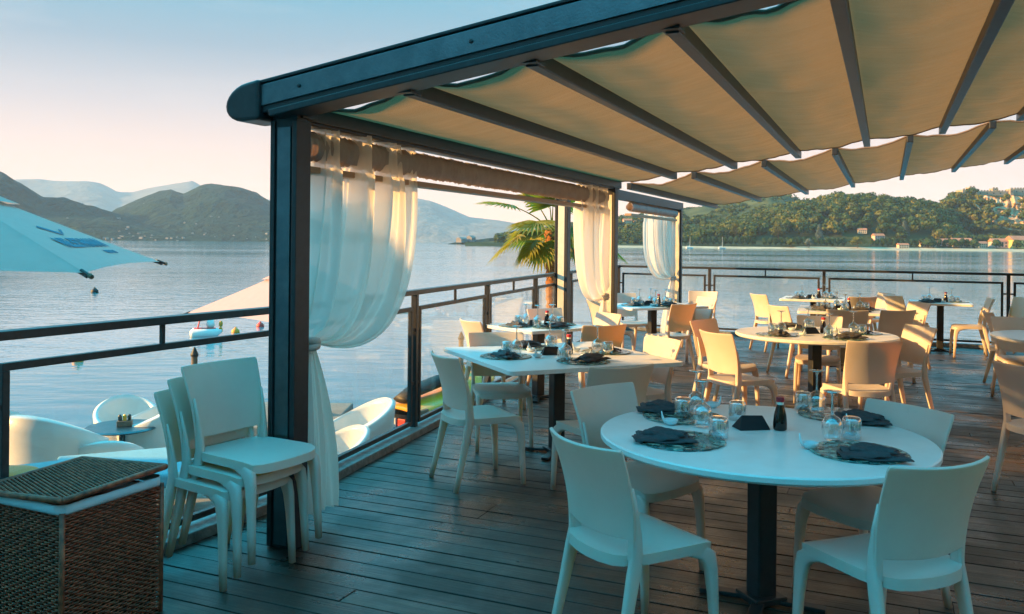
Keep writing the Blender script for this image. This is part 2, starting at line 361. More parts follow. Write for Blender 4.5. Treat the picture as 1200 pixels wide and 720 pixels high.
# the western half of the sky is warm, the eastern half already cool
wd = nt.nodes.new('ShaderNodeVectorMath'); wd.operation = 'DOT_PRODUCT'; lk(nt, tc.outputs['Generated'], wd.inputs[0]); wd.inputs[1].default_value = (-.60, .80, 0)
wr = nt.nodes.new('ShaderNodeMapRange'); lk(nt, wd.outputs['Value'], wr.inputs['Value']); wr.inputs['From Min'].default_value = -.05; wr.inputs['From Max'].default_value = .45
gm = nt.nodes.new('ShaderNodeMixRGB'); lk(nt, wr.outputs[0], gm.inputs[0]); lk(nt, gc.outputs[0], gm.inputs[1]); lk(nt, gr.outputs[0], gm.inputs[2])
# faint streaks of high cloud
mpw = nd(nt, 'ShaderNodeMapping'); mpw.inputs['Scale'].default_value = (2.2, 2.2, 9); lk(nt, tc.outputs['Generated'], mpw.inputs['Vector'])
nw = nd(nt, 'ShaderNodeTexNoise', Scale=1.6, Detail=8.0, Roughness=.6); lk(nt, mpw.outputs[0], nw.inputs['Vector'])
rw = ramp(nt, nw.outputs['Fac'], [(.5, (0, 0, 0)), (.85, (.30, .30, .30))])
cl = nd(nt, 'ShaderNodeMixRGB', blend_type='MIX'); lk(nt, rw.outputs[0], cl.inputs[0]); lk(nt, gm.outputs[0], cl.inputs[1]); cl.inputs[2].default_value = (3.4, 3.0, 2.9, 1)
mxs = nd(nt, 'ShaderNodeMixRGB', blend_type='MIX', Fac=.90); lk(nt, sky.outputs[0], mxs.inputs[1]); lk(nt, cl.outputs[0], mxs.inputs[2])
lk(nt, mxs.outputs[0], bg.inputs['Color']); lk(nt, bg.outputs[0], wo.inputs['Surface'])

SC.view_settings.view_transform = 'Standard'; SC.view_settings.look = 'None'
SC.view_settings.exposure = 1.58; SC.view_settings.gamma = 1; SC.view_settings.use_curve_mapping = False
SC.cycles.use_denoising = True
try: SC.cycles.denoiser = 'OPENIMAGEDENOISE'
except Exception: pass
SC.cycles.max_bounces = 8; SC.cycles.transparent_max_bounces = 24; SC.cycles.volume_bounces = 0
SC.cycles.sample_clamp_indirect = 6

# ------------------------------------------------------------------ layout frame of the deck
P0 = Vector((-1.15, 4.46)); dv = Vector((.435, 1)).normalized(); cv = Vector((dv.y, -dv.x))
PERG_ANG = math.atan2(cv.y, cv.x)
def ST(s, t, z=0): p = P0 + cv*s + dv*t; return Vector((p.x, p.y, z))
CORNER = Vector((-1.36, 5.25)); RA = Vector((.447, .894)); RB = Vector((.296, .955))
REAR_L = Vector((1.93, 15.98)); REAR_DIR = Vector((.909, -.418))

# ---------- lake, terrain
def sheet(name, pts, z, mat):
    b = MB(); b.add([(x, y, z) for x, y in pts], [tuple(range(len(pts)))])
    return b.build(name, mat)
tag(sheet('lake', [(-9000, -800), (9000, -800), (9000, 8200), (-9000, 8200)], WATER, M['water']), kind='structure')

def hill(name, prof, d0, d1, d2, mat, rough=.12, nscale=.01, rows=22, cols=160, seed=0, p=.85, flat=0):
    # prof: list of (bearing px, skyline py) seen from the terrace; d0 shore, d1 ridge, d2 back
    xs = [a for a, _ in prof]; ys = [b for _, b in prof]
    b = MB()
    def fn(i, j):
        px = xs[0]+(xs[-1]-xs[0])*j; py = float(np.interp(px, xs, ys))
        u, w = uv(px, py); hr = max(H + w*d1, WATER+.5)
        edge = 1.0
        if i < .7:
            q = i/.7; D = d0+(d1-d0)*q; k = max(0, (q-flat)/(1-flat)); h = WATER-.3+(hr-WATER+.3)*math.sin(k*math.pi/2)**p
        else:
            q = (i-.7)/.3; D = d1+(d2-d1)*q; h = WATER-.3+(hr-WATER+.3)*math.cos(q*math.pi/2)
        X = u*D
        n = noise.fractal(Vector((X*nscale+seed, D*nscale, seed)), 1.0, 2.1, 5)
        k = min(1, i/.7); h += (hr-WATER)*rough*n*math.sin(math.pi*min(k, .98))*1.2 + (hr-WATER)*rough*.25*n*(k > .97)
        return (X, D, max(h, WATER-.3))
    b.grid(rows, cols, fn)
    o = b.build(name, mat, smooth=True); return tag(o, kind='structure')
def cat(pts): return pts
hill('mountain', [(-300, 232), (-120, 222), (20, 211), (45, 210.5), (70, 214), (105, 214), (120, 217), (138, 226), (155, 226), (175, 221), (225, 213), (236, 219), (262, 228), (300, 231), (330, 238), (380, 252), (420, 268), (460, 262), (480, 240)], 5200, 7000, 8000, M['rock_far'], .06, .002, seed=3)
hill('mountain', [(330, 262), (400, 240), (455, 236), (485, 232), (505, 236), (523, 243), (550, 255), (585, 259), (630, 266), (700, 274), (760, 284)], 4300, 6000, 7200, M['rock_far'], .06, .002, seed=9)
hill('hill', [(-700, 160), (-350, 150), (-150, 165), (-60, 184), (0, 205), (25, 217), (50, 232), (75, 233), (100, 241), (135, 250), (160, 259), (190, 266), (215, 272), (260, 279)], 1450, 2050, 2600, M['far_forest'], .17, .005, cols=300, rows=40, seed=1)
hill('hill', [(90, 278), (120, 256), (135, 247), (160, 236), (185, 226), (200, 222.5), (215, 227), (235, 220), (250, 219.5), (275, 223), (300, 230), (326, 240), (350, 252), (380, 262), (420, 273), (470, 281)], 1700, 2450, 2900, M['far_forest'], .17, .005, cols=260, rows=40, seed=5)
hill('headland', [(525, 286), (536, 283.6), (548, 281), (560, 281), (575, 279), (600, 281), (640, 285)], 1150, 1200, 1300, M['far_forest'], .1, .02, cols=60, seed=8)
# the near wooded shore on the right
hill('hill', [(560, 286), (600, 279), (650, 270), (700, 262), (735, 255), (770, 250), (805, 246), (840, 243), (870, 236), (900, 227), (925, 232), (950, 241), (990, 252), (1060, 262), (1120, 280)], 800, 1250, 1500, M['meadow'], .10, .012, cols=150, seed=12, flat=.08)
FH = [(740, 290), (780, 284), (815, 280), (850, 270), (885, 261), (920, 252), (950, 245), (985, 238), (1020, 240), (1045, 241), (1070, 245), (1095, 248), (1110, 242), (1122, 233), (1135, 230), (1200, 230), (1290, 232), (1400, 240)]
fx = [a for a, _ in FH]; fy = [b for _, b in FH]
D0, D1, D2 = 712, 930, 1100
def front_h(px, D):
    u, w = uv(px, float(np.interp(px, fx, fy))); hr = max(H+w*D1, 0)
    if D < 745: return WATER - .3 + 3.6*min(1, max(0, (D-D0)/33))
    q = min(1, (D-745)/(D1-745)); base = WATER+3.3
    if px > 1088:      # the quarried foot of the castle rock stays low
        k = min(1, (px-1088)/48); a_ = max(0, min(1, (D-845)/70)); lo = a_*a_*(3-2*a_)
        return base + (hr-base)*((1-k)*math.sin(q*math.pi/2)**.9+k*lo)
    return base + (hr-base)*math.sin(q*math.pi/2)**.9
b = MB()
def fn(i, j):
    px = 545+(1400-545)*j
    D = D0-4+(D1-D0+4)*i/.8 if i < .8 else D1+(D2-D1)*(i-.8)/.2
    u, w = uv(px, 280)
    return (u*D, D, front_h(px, D) if i < .8 else front_h(px, D1)-(i-.8)*60)
b.grid(34, 130, fn); tag(b.build('hill', M['hill_soil'], smooth=True), kind='structure')
b = MB()
def fn(i, j):
    px = 700+(1400-700)*j; D = D0-1+i*(24 if px > 930 else 18); u, w = uv(px, 280)
    return (u*D, D, front_h(px, D)+.12)
b.grid(6, 120, fn); tag(b.build('beach', M['beach'], smooth=True), kind='structure')
# cliff under the castle
b = MB()
def cl_fn(i, j):
    px = 1143+(1330-1143)*j; u, w = uv(px, 250)
    top = 230.5+1.2*math.sin(px*.2); bot = float(np.interp(px, [1143, 1150, 1165, 1180, 1200, 1260, 1330], [240, 248, 262, 269, 271, 275, 278]))
    py = top+(bot-top)*i
    n = noise.fractal(Vector((px*.22, i*3.0, 4.0)), .9, 2.1, 6)+.5*noise.noise(Vector((px*.02, i*16, 1)))
    D = 880-78*j-30*i**1.2 + 6.5*n
    u, w = uv(px, py); return (u*D, D, H+w*D)
b.grid(60, 150, cl_fn); tag(b.build('cliff', M['cliff'], smooth=True), kind='structure')

# ---------- leaf clouds
def leaf_quads(centers, radii, n_each, size, tone_base, jitter=.33, fill=.0):
    """leaf-sized faces spread over lobes; returns verts, tones"""
    N = len(centers); C_ = np.repeat(centers, n_each, 0); Rr = np.repeat(radii, n_each, 0); T = np.repeat(tone_base, n_each)
    d = rng.normal(size=(N*n_each, 3)); d /= np.linalg.norm(d, axis=1)[:, None]
    rad = rng.uniform(.72, 1.08, (N*n_each, 1))
    P = C_+d*Rr*rad
    nrm = d*np.array([1, 1, 1.25])+rng.normal(scale=jitter, size=d.shape); nrm /= np.linalg.norm(nrm, axis=1)[:, None]
    a = np.cross(nrm, rng.normal(size=d.shape)); a /= np.linalg.norm(a, axis=1)[:, None]; c = np.cross(nrm, a)
    s = size*rng.uniform(.6, 1.3, (len(P), 1))
    V = np.stack([P-a*s-c*s*.6, P+a*s-c*s*.6, P+a*s*.8+c*s*.6, P-a*s*.8+c*s*.6], 1).reshape(-1, 3)
    T = np.clip(T+rng.normal(scale=.10, size=len(T)), 0, 1)
    return V, T
def quad_obj(name, V, T, mat, parent=None):
    n = len(V)//4; me = bpy.data.meshes.new(name)
    me.vertices.add(len(V)); me.vertices.foreach_set('co', V.astype(np.float32).ravel())
    me.loops.add(n*4); me.loops.foreach_set('vertex_index', np.arange(n*4, dtype=np.int32))
    me.polygons.add(n); me.polygons.foreach_set('loop_start', np.arange(0, n*4, 4, dtype=np.int32)); me.polygons.foreach_set('loop_total', np.full(n, 4, dtype=np.int32))
    at = me.attributes.new('tone', 'FLOAT', 'FACE'); at.data.foreach_set('value', T.astype(np.float32))
    me.update(calc_edges=True); me.materials.append(mat)
    o = bpy.data.objects.new(name, me); COL.objects.link(o)
    if parent: o.parent = parent
    return o
def lobes_for(pos, h, w, k):
    cs = []; rs = []
    for _ in range(k):
        a = random.uniform(0, 6.28); q = random.uniform(0, .5)
        z = random.uniform(.35, .8)
        cs.append((pos[0]+math.cos(a)*q*w, pos[1]+math.sin(a)*q*w, pos[2]+h*z))
        r = random.uniform(.28, .48); rs.append((w*r, w*r, h*r*.62))
    return cs, rs
Cs = []; Rs = []; Ts = []
def wood_tree(px, D, z, h, w, tone, k=4):
    u, _ = uv(px, 280); cs, rs = lobes_for((u*D, D, z), h, w, k)
    Cs.extend(cs); Rs.extend(rs); Ts.extend([tone+random.uniform(-.12, .12) for _ in cs])
for _ in range(1500):
    px = random.uniform(770, 1300); D = random.triangular(752, 960, 860)
    if px > 1122 and D > 838: 
        if px > 1147 and (random.random() < .93 or D > 868): continue
        if D > 905: continue
    if px > 1150 and D > 800 and random.random() < .5: continue
    z = front_h(px, D)
    h = random.uniform(8, 14) * (1 if D < 920 else .75); t = random.random()
    wood_tree(px, D, z-1, h, h*random.uniform(.7, .95), .25+.55*t*t, random.randint(4, 6))
for _ in range(230):      # scrub and trees in front of and along the foot of the cliff
    px = random.uniform(1118, 1260); D = random.uniform(756, 842); h = random.uniform(7, 12)
    wood_tree(px, D, front_h(px, D)-1, h, h*.9, random.uniform(.1, .8), 5)
for _ in range(46):       # bushes clinging to the rock and its left edge
    px = random.choice([random.uniform(1138, 1160), random.uniform(1138, 1215)]); py = random.uniform(232, 268)
    D = 866-78*max(0, (px-1143)/187)-26*(py-231)/40
    u, w = uv(px, py); wood_tree(px, D-3, H+w*D-4, random.uniform(5, 9), random.uniform(6, 9), random.uniform(.2, .8), 4)
V, T = leaf_quads(np.array(Cs), np.array(Rs), 46, 1.05, np.array(Ts))
tag(quad_obj('woodland', V, T, M['leaf']), 'dense mixed wood of green and russet trees covering the hill on the far shore', 'woodland', kind='stuff')
# trees on the slope further back (sparser, meadow between)
Cs = []; Rs = []; Ts = []
BH = [(560, 286), (650, 274), (735, 262), (770, 257), (805, 253), (840, 250), (870, 243), (900, 234), (925, 239), (950, 248), (1060, 270)]
for _ in range(1500):
    px = random.uniform(585, 1030); q = random.uniform(.02, 1.0)**.8
    if 800 < px < 838 and .45 < q < .8 : continue
    if noise.noise(Vector((px*.02, q*5, 2))) > .42: continue
    D = 800+450*q; u, w = uv(px, float(np.interp(px, [a for a, _ in BH], [b for _, b in BH])))
    hr = H+w*1250; z = WATER+max(0, hr-WATER)*math.sin(max(0, (q-.08)/.92)*math.pi/2)**.85
    hh = random.uniform(8, 14); wood_tree(px, D, z-2, hh, hh*.9, random.uniform(.05, .6), 4)
V, T = leaf_quads(np.array(Cs), np.array(Rs), 40, 1.3, np.array(Ts))
tag(quad_obj('woodland', V, T, M['leaf']), 'scattered darker trees on the hill slope behind the far shore wood', 'woodland', kind='stuff')

# ---------- individual trees on the far shore
def shore_tree_proto(name, lob, n, size, mat, trunk_h, trunk_r, label, cat, group=None):
    root = empty(name, (0, 0, -50), 0, label, cat, group)
    cs = [l[0] for l in lob]; rs = [l[1] for l in lob]
    V, T = leaf_quads(np.array(cs, float), np.array(rs, float), n, size, np.full(len(cs), .5))
    quad_obj('crown', V, T, mat, root)
    MB().sweep([(0, 0, -.5), (0.05, 0, trunk_h*.5), (0, 0, trunk_h)], [trunk_r, trunk_r*.8, trunk_r*.5], 6).build('trunk', M['tree_bark'], root)
    return root
hedge = shore_tree_proto('plane_tree', [((0, 0, 4.3), (2.3, 2.0, 3.2)), ((.5, .3, 6.0), (1.7, 1.6, 1.9)), ((-.7, -.2, 3.6), (1.7, 1.7, 2.0))], 130, .5, M['leaf_dark'], 3.5, .25,
    'clipped dark green tree in the straight row along the far beach', 'tree', 'row of clipped trees along the far beach')
first = True; px = 797.0; k = 0
while px < 1140:
    if not (888 < px < 893 or 995 < px < 1016):
        D = 738; u, _ = uv(px, 280); z = front_h(px, D)
        s = random.uniform(.92, 1.08)
        if first: o = hedge; o.location = (u*D, D, z); first = False
        else: o = copy_tree(hedge, (u*D, D, z), random.uniform(0, 6))
        o.scale = (s, s, s*random.uniform(.92, 1.05))
    px += 6.6; k += 1
def single_tree(px, D, h, w, mat, name, label, k=7, ns=120, size=.55, conic=False):
    u, _ = uv(px, 280); z = front_h(px, D)
    lob = []
    for i in range(k):
        a = i*2.4; q = .32*w*math.sqrt(i/k)
        zz = h*(.38+.5*(1-i/k)) if not conic else h*(.2+.75*i/k)
        r = w*.30 if not conic else w*.42*(1-.8*i/k)
        if conic: q = 0
        lob.append(((q*math.cos(a), q*math.sin(a), zz), (r, r, h*.2)))
    o = shore_tree_proto(name, lob, ns, size, mat, h*.4, .3, label, 'tree'); o.location = (u*D, D, z)
single_tree(1005, 728, 9.5, 13, M['leaf_bright'], 'broadleaf_tree', 'round yellow-green tree standing alone on the far beach edge')
single_tree(948, 724, 7.5, 7, M['leaf_grey'], 'shrub_tree', 'pale olive bush by the water, right of a similar smaller bush')
single_tree(927, 728, 7.0, 7.5, M['leaf'], 'shrub_tree', 'small olive-brown bush by the water in front of the tree row')
single_tree(960, 752, 15, 10, M['leaf_grey'], 'conifer_tree', 'grey-green cone-shaped tree rising behind the row of clipped trees', conic=True, k=7)
single_tree(912, 760, 17, 9, M['leaf_bright'], 'broadleaf_tree', 'tall light green tree behind the clipped row, left of the conifer')
single_tree(862, 775, 16, 9, M['leaf_bright'], 'broadleaf_tree', 'light green rounded tree at the wood edge near the two sailing boats')
single_tree(1060, 765, 14, 12, M['leaf_grey'], 'conifer_tree', 'greyish conifer above the pink house roofs on the far shore', conic=True, k=7)
for px, lb in ((1088, 'dark round tree between the first cream houses under the castle hill'), (1118, 'dark round tree left of the pale gabled house under the castle'), (1142, 'dark shrub-like tree beside the long cream house on the shore'), (1168, 'dark bushy tree in front of the red-roofed shore house'), (1192, 'dark bushy tree before the yellow house at the right edge')):
    single_tree(px, 733, 7.5, 8, M['leaf_dark'], 'broadleaf_tree', lb, 6)

# ---------- houses, castle, boats on the far shore
def mk_house(name, wall, roof, label, group=None):
    root = empty(name, (0, 0, -50), 0, label, 'house', group)
    MB().box((0, 0, 2.7), (12, 8, 5.4)).build('wall', wall, root)
    r = MB(); r.add([(-6.5, -4.6, 5.3), (6.5, -4.6, 5.3), (6.5, 4.6, 5.3), (-6.5, 4.6, 5.3), (-6.5, 0, 8), (6.5, 0, 8)],
                    [(0, 1, 5, 4), (2, 3, 4, 5), (0, 4, 3), (1, 2, 5), (0, 3, 2, 1)]).build('roof', roof, root)
    for zz in (1.5, 4.0):
        for x in (-4, -1.3, 1.3, 4):
            MB().box((x, -4.03, zz), (1.1, .12, 1.5)).build('window', M['glass_dark'], root)
    return root
M['glass_dark'] = pbr('window_dark', (.04, .05, .06), .2)
M['roof_tile'] = pbr('roof_tiles', (.42, .17, .09), .9, var=.2, vscale=1)
M['wall_cream'] = pbr('wall_cream', (.62, .47, .30), .9); M['wall_pink'] = pbr('wall_pink', (.62, .40, .32), .9); M['wall_yellow'] = pbr('wall_yellow', (.62, .45, .14), .9)
HG = 'houses on the far shore'
hp = {k: mk_house('house', M['wall_'+k], M['roof_tile'], None, HG) for k in ('cream', 'pink', 'yellow')}
used = set()
def place_house(kind, px, D, s, rz, label, z=None, sx=1):
    u, _ = uv(px, 280); zz = front_h(px, D) if z is None else z
    if kind in used: o = copy_tree(hp[kind])
    else: o = hp[kind]; used.add(kind)
    o.location = (u*D, D, zz-.2); o.rotation_euler = (0, 0, rz); o.scale = (s*sx, s, s); o['label'] = label
place_house('pink', 1029, 756, .75, .1, 'pink house with tiled roof just above the tree row, right of the yellow-green tree')
place_house('cream', 1010, 770, .62, -.2, 'small cream house half hidden behind the round yellow-green tree')
place_house('cream', 1087, 742, .85, .1, 'low cream house, leftmost of the terrace of houses under the castle wood', sx=1.2)
place_house('pink', 1107, 748, .8, 0, 'pinkish house second from left in the shore terrace under the wood')
place_house('cream', 1126, 744, 1.0, -.1, 'long cream house in the middle of the shore terrace', sx=1.3)
place_house('cream', 1150, 740, .72, .15, 'small pale gabled house right of the long cream house')
place_house('pink', 1170, 744, 1.0, 0, 'red-roofed pink house left of the yellow house', sx=1.1)
place_house('yellow', 1193, 740, 1.35, .1, 'large yellow house at the right edge of the far shore')
place_house('cream', 1058, 731, .55, 0, 'low pale beach hut on the sand below the conifer', sx=1.3)
place_house('pink', 748, 1000, .85, .2, 'pink house on the hillside seen past the far curtain, upper one', z=22)
place_house('yellow', 753, 900, .8, -.2, 'ochre house low on the slope left of the far curtain', z=8)
place_house('cream', 768, 880, .85, .1, 'cream house at the foot of the slope beside the far curtain', z=5)
place_house('cream', 800, 950, .9, .1, 'cream house on the slope just right of the far curtain', z=20)
place_house('pink', 841, 1010, .9, .3, 'lone pink-roofed house halfway up the hill under the far canopy', z=26)
place_house('cream', 735, 980, .8, .1, 'small cream house high on the slope behind the palm side opening', z=24)

cs = empty('castle', (0, 0, 0), 0, 'long crenellated stone castle crowning the cliff at the far right', 'castle')
def cbox(px0, px1, py0, py1, D, dep, name):
    a = AT(px0, py1, D); c = AT(px1, py0, D); bb = MB()
    bb.box(((a.x+c.x)/2, D+dep/2, (a.z+c.z)/2), (c.x-a.x, dep, c.z-a.z))
    n = max(2, int((c.x-a.x)/3))
    for i in range(n):
        bb.box((a.x+(i+.5)*(c.x-a.x)/n, D+.5, c.z+.6), ((c.x-a.x)/n*.55, 1, 1.2))
    bb.build(name, M['castle'], cs)
    for i in range(max(1, n//2)):
        MB().box((a.x+(i+.5)*(c.x-a.x)/max(1, n//2), D-.03, (a.z*.35+c.z*.65)), (1.0, .14, 1.5)).build('window', M['glass_dark'], cs)
cbox(1128, 1145, 222.5, 231, 915, 14, 'gatehouse'); cbox(1136, 1143, 219.5, 222.5, 918, 8, 'tower')
cbox(1145.2, 1183.8, 224.5, 231, 917, 10, 'curtain_wall'); cbox(1163, 1170, 221, 224.5, 922, 7, 'tower')
cbox(1184, 1187.8, 221.5, 231, 914, 9, 'tower'); cbox(1188, 1262, 222, 231, 918, 14, 'palace_wing')

def sailboat(px, D, label):
    u, _ = uv(px, 290); r = empty('sailing_boat', (u*D, D, WATER), R(20), label, 'sailing boat', 'sailing boats moored off the far beach')
    h = MB()
    for i, (x, w) in enumerate(((-3, .8), (-1, 1.15), (1.2, 1.0), (3.4, .05))):
        h.v += [(x, -w, .9), (x, -w*.5, -.2), (x, w*.5, -.2), (x, w, .9)]
    for i in range(3):
        for k in range(3): h.f.append((i*4+k, i*4+k+1, i*4+4+k+1, i*4+4+k))
        h.f.append((i*4+3, i*4, i*4+4, i*4+7))
    h.f += [(0, 3, 2, 1), (12, 13, 14, 15)]
    h.build('hull', M['ivory'], r); MB().sweep([(.4, 0, .8), (.4, 0, 9.5)], [.12, .06], 6).build('mast', M['ivory'], r)
    MB().sweep([(.4, 0, 1.9), (-2.8, 0, 1.7)], [.16, .14], 6).build('boom', M['ivory'], r)
sailboat(808, 695, 'white sailing boat with bare mast, nearer the far curtain')
sailboat(846, 690, 'white sailing boat with bare mast, right of the other sailing boat')
# far villages
M['village'] = pbr('village_plaster', (.22, .20, .18), .9)
vh = MB(); vh.box((0, 0, 3.5), (11, 9, 7)); vh.add([(-6, -5, 7), (6, -5, 7), (6, 5, 7), (-6, 5, 7), (-6, 0, 10), (6, 0, 10)], [(0, 1, 5, 4), (2, 3, 4, 5), (0, 4, 3), (1, 2, 5)])
vho = vh.build('village_house', M['village']); tag(vho, 'tiny pale house of the village along the foot of the far left hills', 'house', 'village houses at the foot of the far left hills')
from mathutils.bvhtree import BVHTree
_trees = []
for o in list(COL.objects):
    if o.name.startswith('hill') and o.get('kind') == 'structure': _trees.append(BVHTree.FromPolygons([v.co for v in o.data.vertices], [p.vertices[:] for p in o.data.polygons]))
def ground_z(x, y):
    z = WATER
    for t_ in _trees:
        h_ = t_.ray_cast(Vector((x, y, 2000)), Vector((0, 0, -1)))
        if h_[0] is not None: z = max(z, h_[0].z)
    return z
for i in range(64):
    px = random.choice([random.uniform(100, 330), random.uniform(60, 330), random.uniform(0, 230)]); near = px < 215
    D = (1452 if near else 1705)+abs(random.gauss(0, 1))*(45 if i % 5 else 330)
    u, _ = uv(px, 280); o = vho if i == 0 else vho.copy()
    if i: COL.objects.link(o)
    o.location = (u*D, D, ground_z(u*D, D)-.5); s = random.uniform(.16, .42); o.scale = (s*random.uniform(.8, 1.8), s, s*.9); o.rotation_euler = (0, 0, random.uniform(0, 3))
hv = vho.copy(); COL.objects.link(hv); u, _ = uv(541, 283); hv.location = (u*1160, 1160, 1.0); hv.scale = (1.2, 1, .7)
tag(hv, 'pale lakeside building on the low headland left of the palm', 'building', 'buildings on the low headland')
hv = hv.copy(); COL.objects.link(hv); u, _ = uv(552, 283); hv.location = (u*1170, 1170, 1.5); hv.scale = (.8, 1, .9)
hv['label'] = 'smaller pale building on the low headland, nearer the palm fronds'

# haze: one box of pale air
hz, hnt, hout = new_mat('haze_air')
vp = nd(hnt, 'ShaderNodeVolumePrincipled', Density=.00010, Anisotropy=.0); vp.inputs['Color'].default_value = (.66, .80, .96, 1)
lk(hnt, vp.outputs[0], hout.inputs['Volume'])
tag(MB().box((0, 3700, 270), (22000, 9400, 546)).build('haze', hz), 'pale air veiling the far hills and mountains', 'haze', kind='stuff')

# ------------------------------------------------------------------ deck
b = MB(); Wd = .142; gap = .011
def left_s(t):     # where the deck's left edge lies along plank row t (inside the kerb)
    # intersect row line P0+dv*t + cv*s with the rail polyline
    row = P0+dv*t
    for o_, d_ in ((CORNER, RB), (CORNER, RA)):
        den = cv.x*d_.y-cv.y*d_.x
        s = ((o_.x-row.x)*d_.y-(o_.y-row.y)*d_.x)/den
        p = row+cv*s
        if (d_ is RB and p.y >= CORNER.y) or (d_ is RA and p.y < CORNER.y): return s
    return -3
t = -6.0
T_END = (REAR_L-P0).dot(dv)
while t < T_END-.02:
    s0 = left_s(t+Wd/2)-.02; s = s0; first = True
    while s < 12.5:
        L = random.uniform(2.2, 4.2) if not first else random.uniform(1.0, 4.0); first = False
        z = random.uniform(-.0018, .0018); e = min(s+L, 12.5)
        p = ST((s+e)/2, t+Wd/2, -.015+z)
        b.box(p, (e-s-.004, Wd-gap, .03), rz=PERG_ANG)
        s = e
    t += Wd
dk = b.build('deck', M['deck'], bevel=.0045, seg=1); tag(dk, kind='structure')
# joists/closed underside and edge kerb
ua = [CORNER+RA*-9, CORNER, REAR_L, REAR_L+REAR_DIR*13, Vector((14, -4)), Vector((-3, -4))]
b = MB(); n = len(ua)
b.add([(p.x, p.y, -.06) for p in ua]+[(p.x, p.y, -.35) for p in ua], [tuple(range(n)), tuple(range(2*n-1, n-1, -1))]+[(i, (i+1) % n, n+(i+1) % n, n+i) for i in range(n)])
tag(b.build('deck_base', M['dark_metal']), kind='structure')
M['kerb'] = pbr('kerb_paint', (.20, .20, .19), .5, var=.45, vscale=18, bump=.4, bscale=60)
def off(p, d, k): return Vector((p.x+d.y*k, p.y-d.x*k))
b = MB()
for (p, q, d) in ((CORNER+RA*-9, CORNER, RA), (CORNER+RB*.0, REAR_L, RB)):
    b.bar((*off(p, d, .02), .03), (*off(q, d, .02), .03), .15, .06)
b.bar((*(REAR_L+REAR_DIR*.1), .03), (*(REAR_L+REAR_DIR*13), .03), .15, .06)
tag(b.build('deck_kerb', M['kerb'], bevel=.006), kind='structure')

# ------------------------------------------------------------------ railings
RH = 1.185
def railing(name, p, d, L, posts, label, first_frame=0):
    root = empty(name, (p.x, p.y, 0), 0, label, 'railing')
    def W3(a, z): q = Vector((d.x*a, d.y*a)); return (q.x, q.y, z)
    MB().bar(W3(0, RH-.02), W3(L, RH-.02), .07, .04).build('top_rail', M['rail_metal'], root, bevel=.004)
    for a in posts:
        MB().bar(W3(a, .06), W3(a, RH-.04), .05, .05, up=(d.x, d.y, 0)).build('post', M['rail_metal'], root, bevel=.004)
    for a0, a1 in zip(posts[:-1], posts[1:]):
        g = .085; x0, x1 = a0+g, a1-g; zt, zb = RH-.155, .10; w = .034
        f = MB()
        f.bar(W3(x0-w/2, zt), W3(x1+w/2, zt), w, w); f.bar(W3(x0-w/2, zb), W3(x1+w/2, zb), w, w)
        for x in (x0, x1): f.bar(W3(x, zb+w/2), W3(x, zt-w/2), w, w, up=(d.x, d.y, 0))
        f.bar(W3((x0+x1)/2, zt+w/2), W3((x0+x1)/2, RH-.04), .022, .022, up=(d.x, d.y, 0))
        for z in (.42, .86):
            f.bar(W3(a0+.025, z), W3(x0-w/2, z), .025, .025); f.bar(W3(x1+w/2, z), W3(a1-.025, z), .025, .025)
        fo = f.build('panel_frame', M['rail_metal'], root, bevel=.003)
        MB().bar(W3(x0+w/2-.002, (zt+zb)/2), W3(x1-w/2+.002, (zt+zb)/2), .010, zt-zb-w+.004).build('glass_panel', M['glass_panel'], fo)
    return root
# near run: panel from the post to just right of the frame edge, then onwards out of frame
railing('railing', CORNER+RA*-5.6, RA, 5.6, [0, 1.87, 3.74, 5.57], 'dark metal railing with glass panels behind the wicker hamper and stacked chairs')
LB = (REAR_L-CORNER).dot(RB)
railing('railing', CORNER+RB*.06, RB, LB-.1, [.02, 1.86, 3.70, 5.53, 7.4, 9.3, LB-.16], 'dark metal railing with glass panels running from the tall curtain towards the palm')
def rear_a(px):
    u = (px-600)/F; z = (REAR_L.y+.46*REAR_L.x)/(1+.46*u); return (Vector((u*z, z))-REAR_L).length
railing('railing', REAR_L+REAR_DIR*.0, REAR_DIR, 11.5, [.06, rear_a(832), rear_a(966), rear_a(1182), rear_a(1182)+2.2, 11.4], 'dark metal railing with glass panels along the back of the deck above the lake')

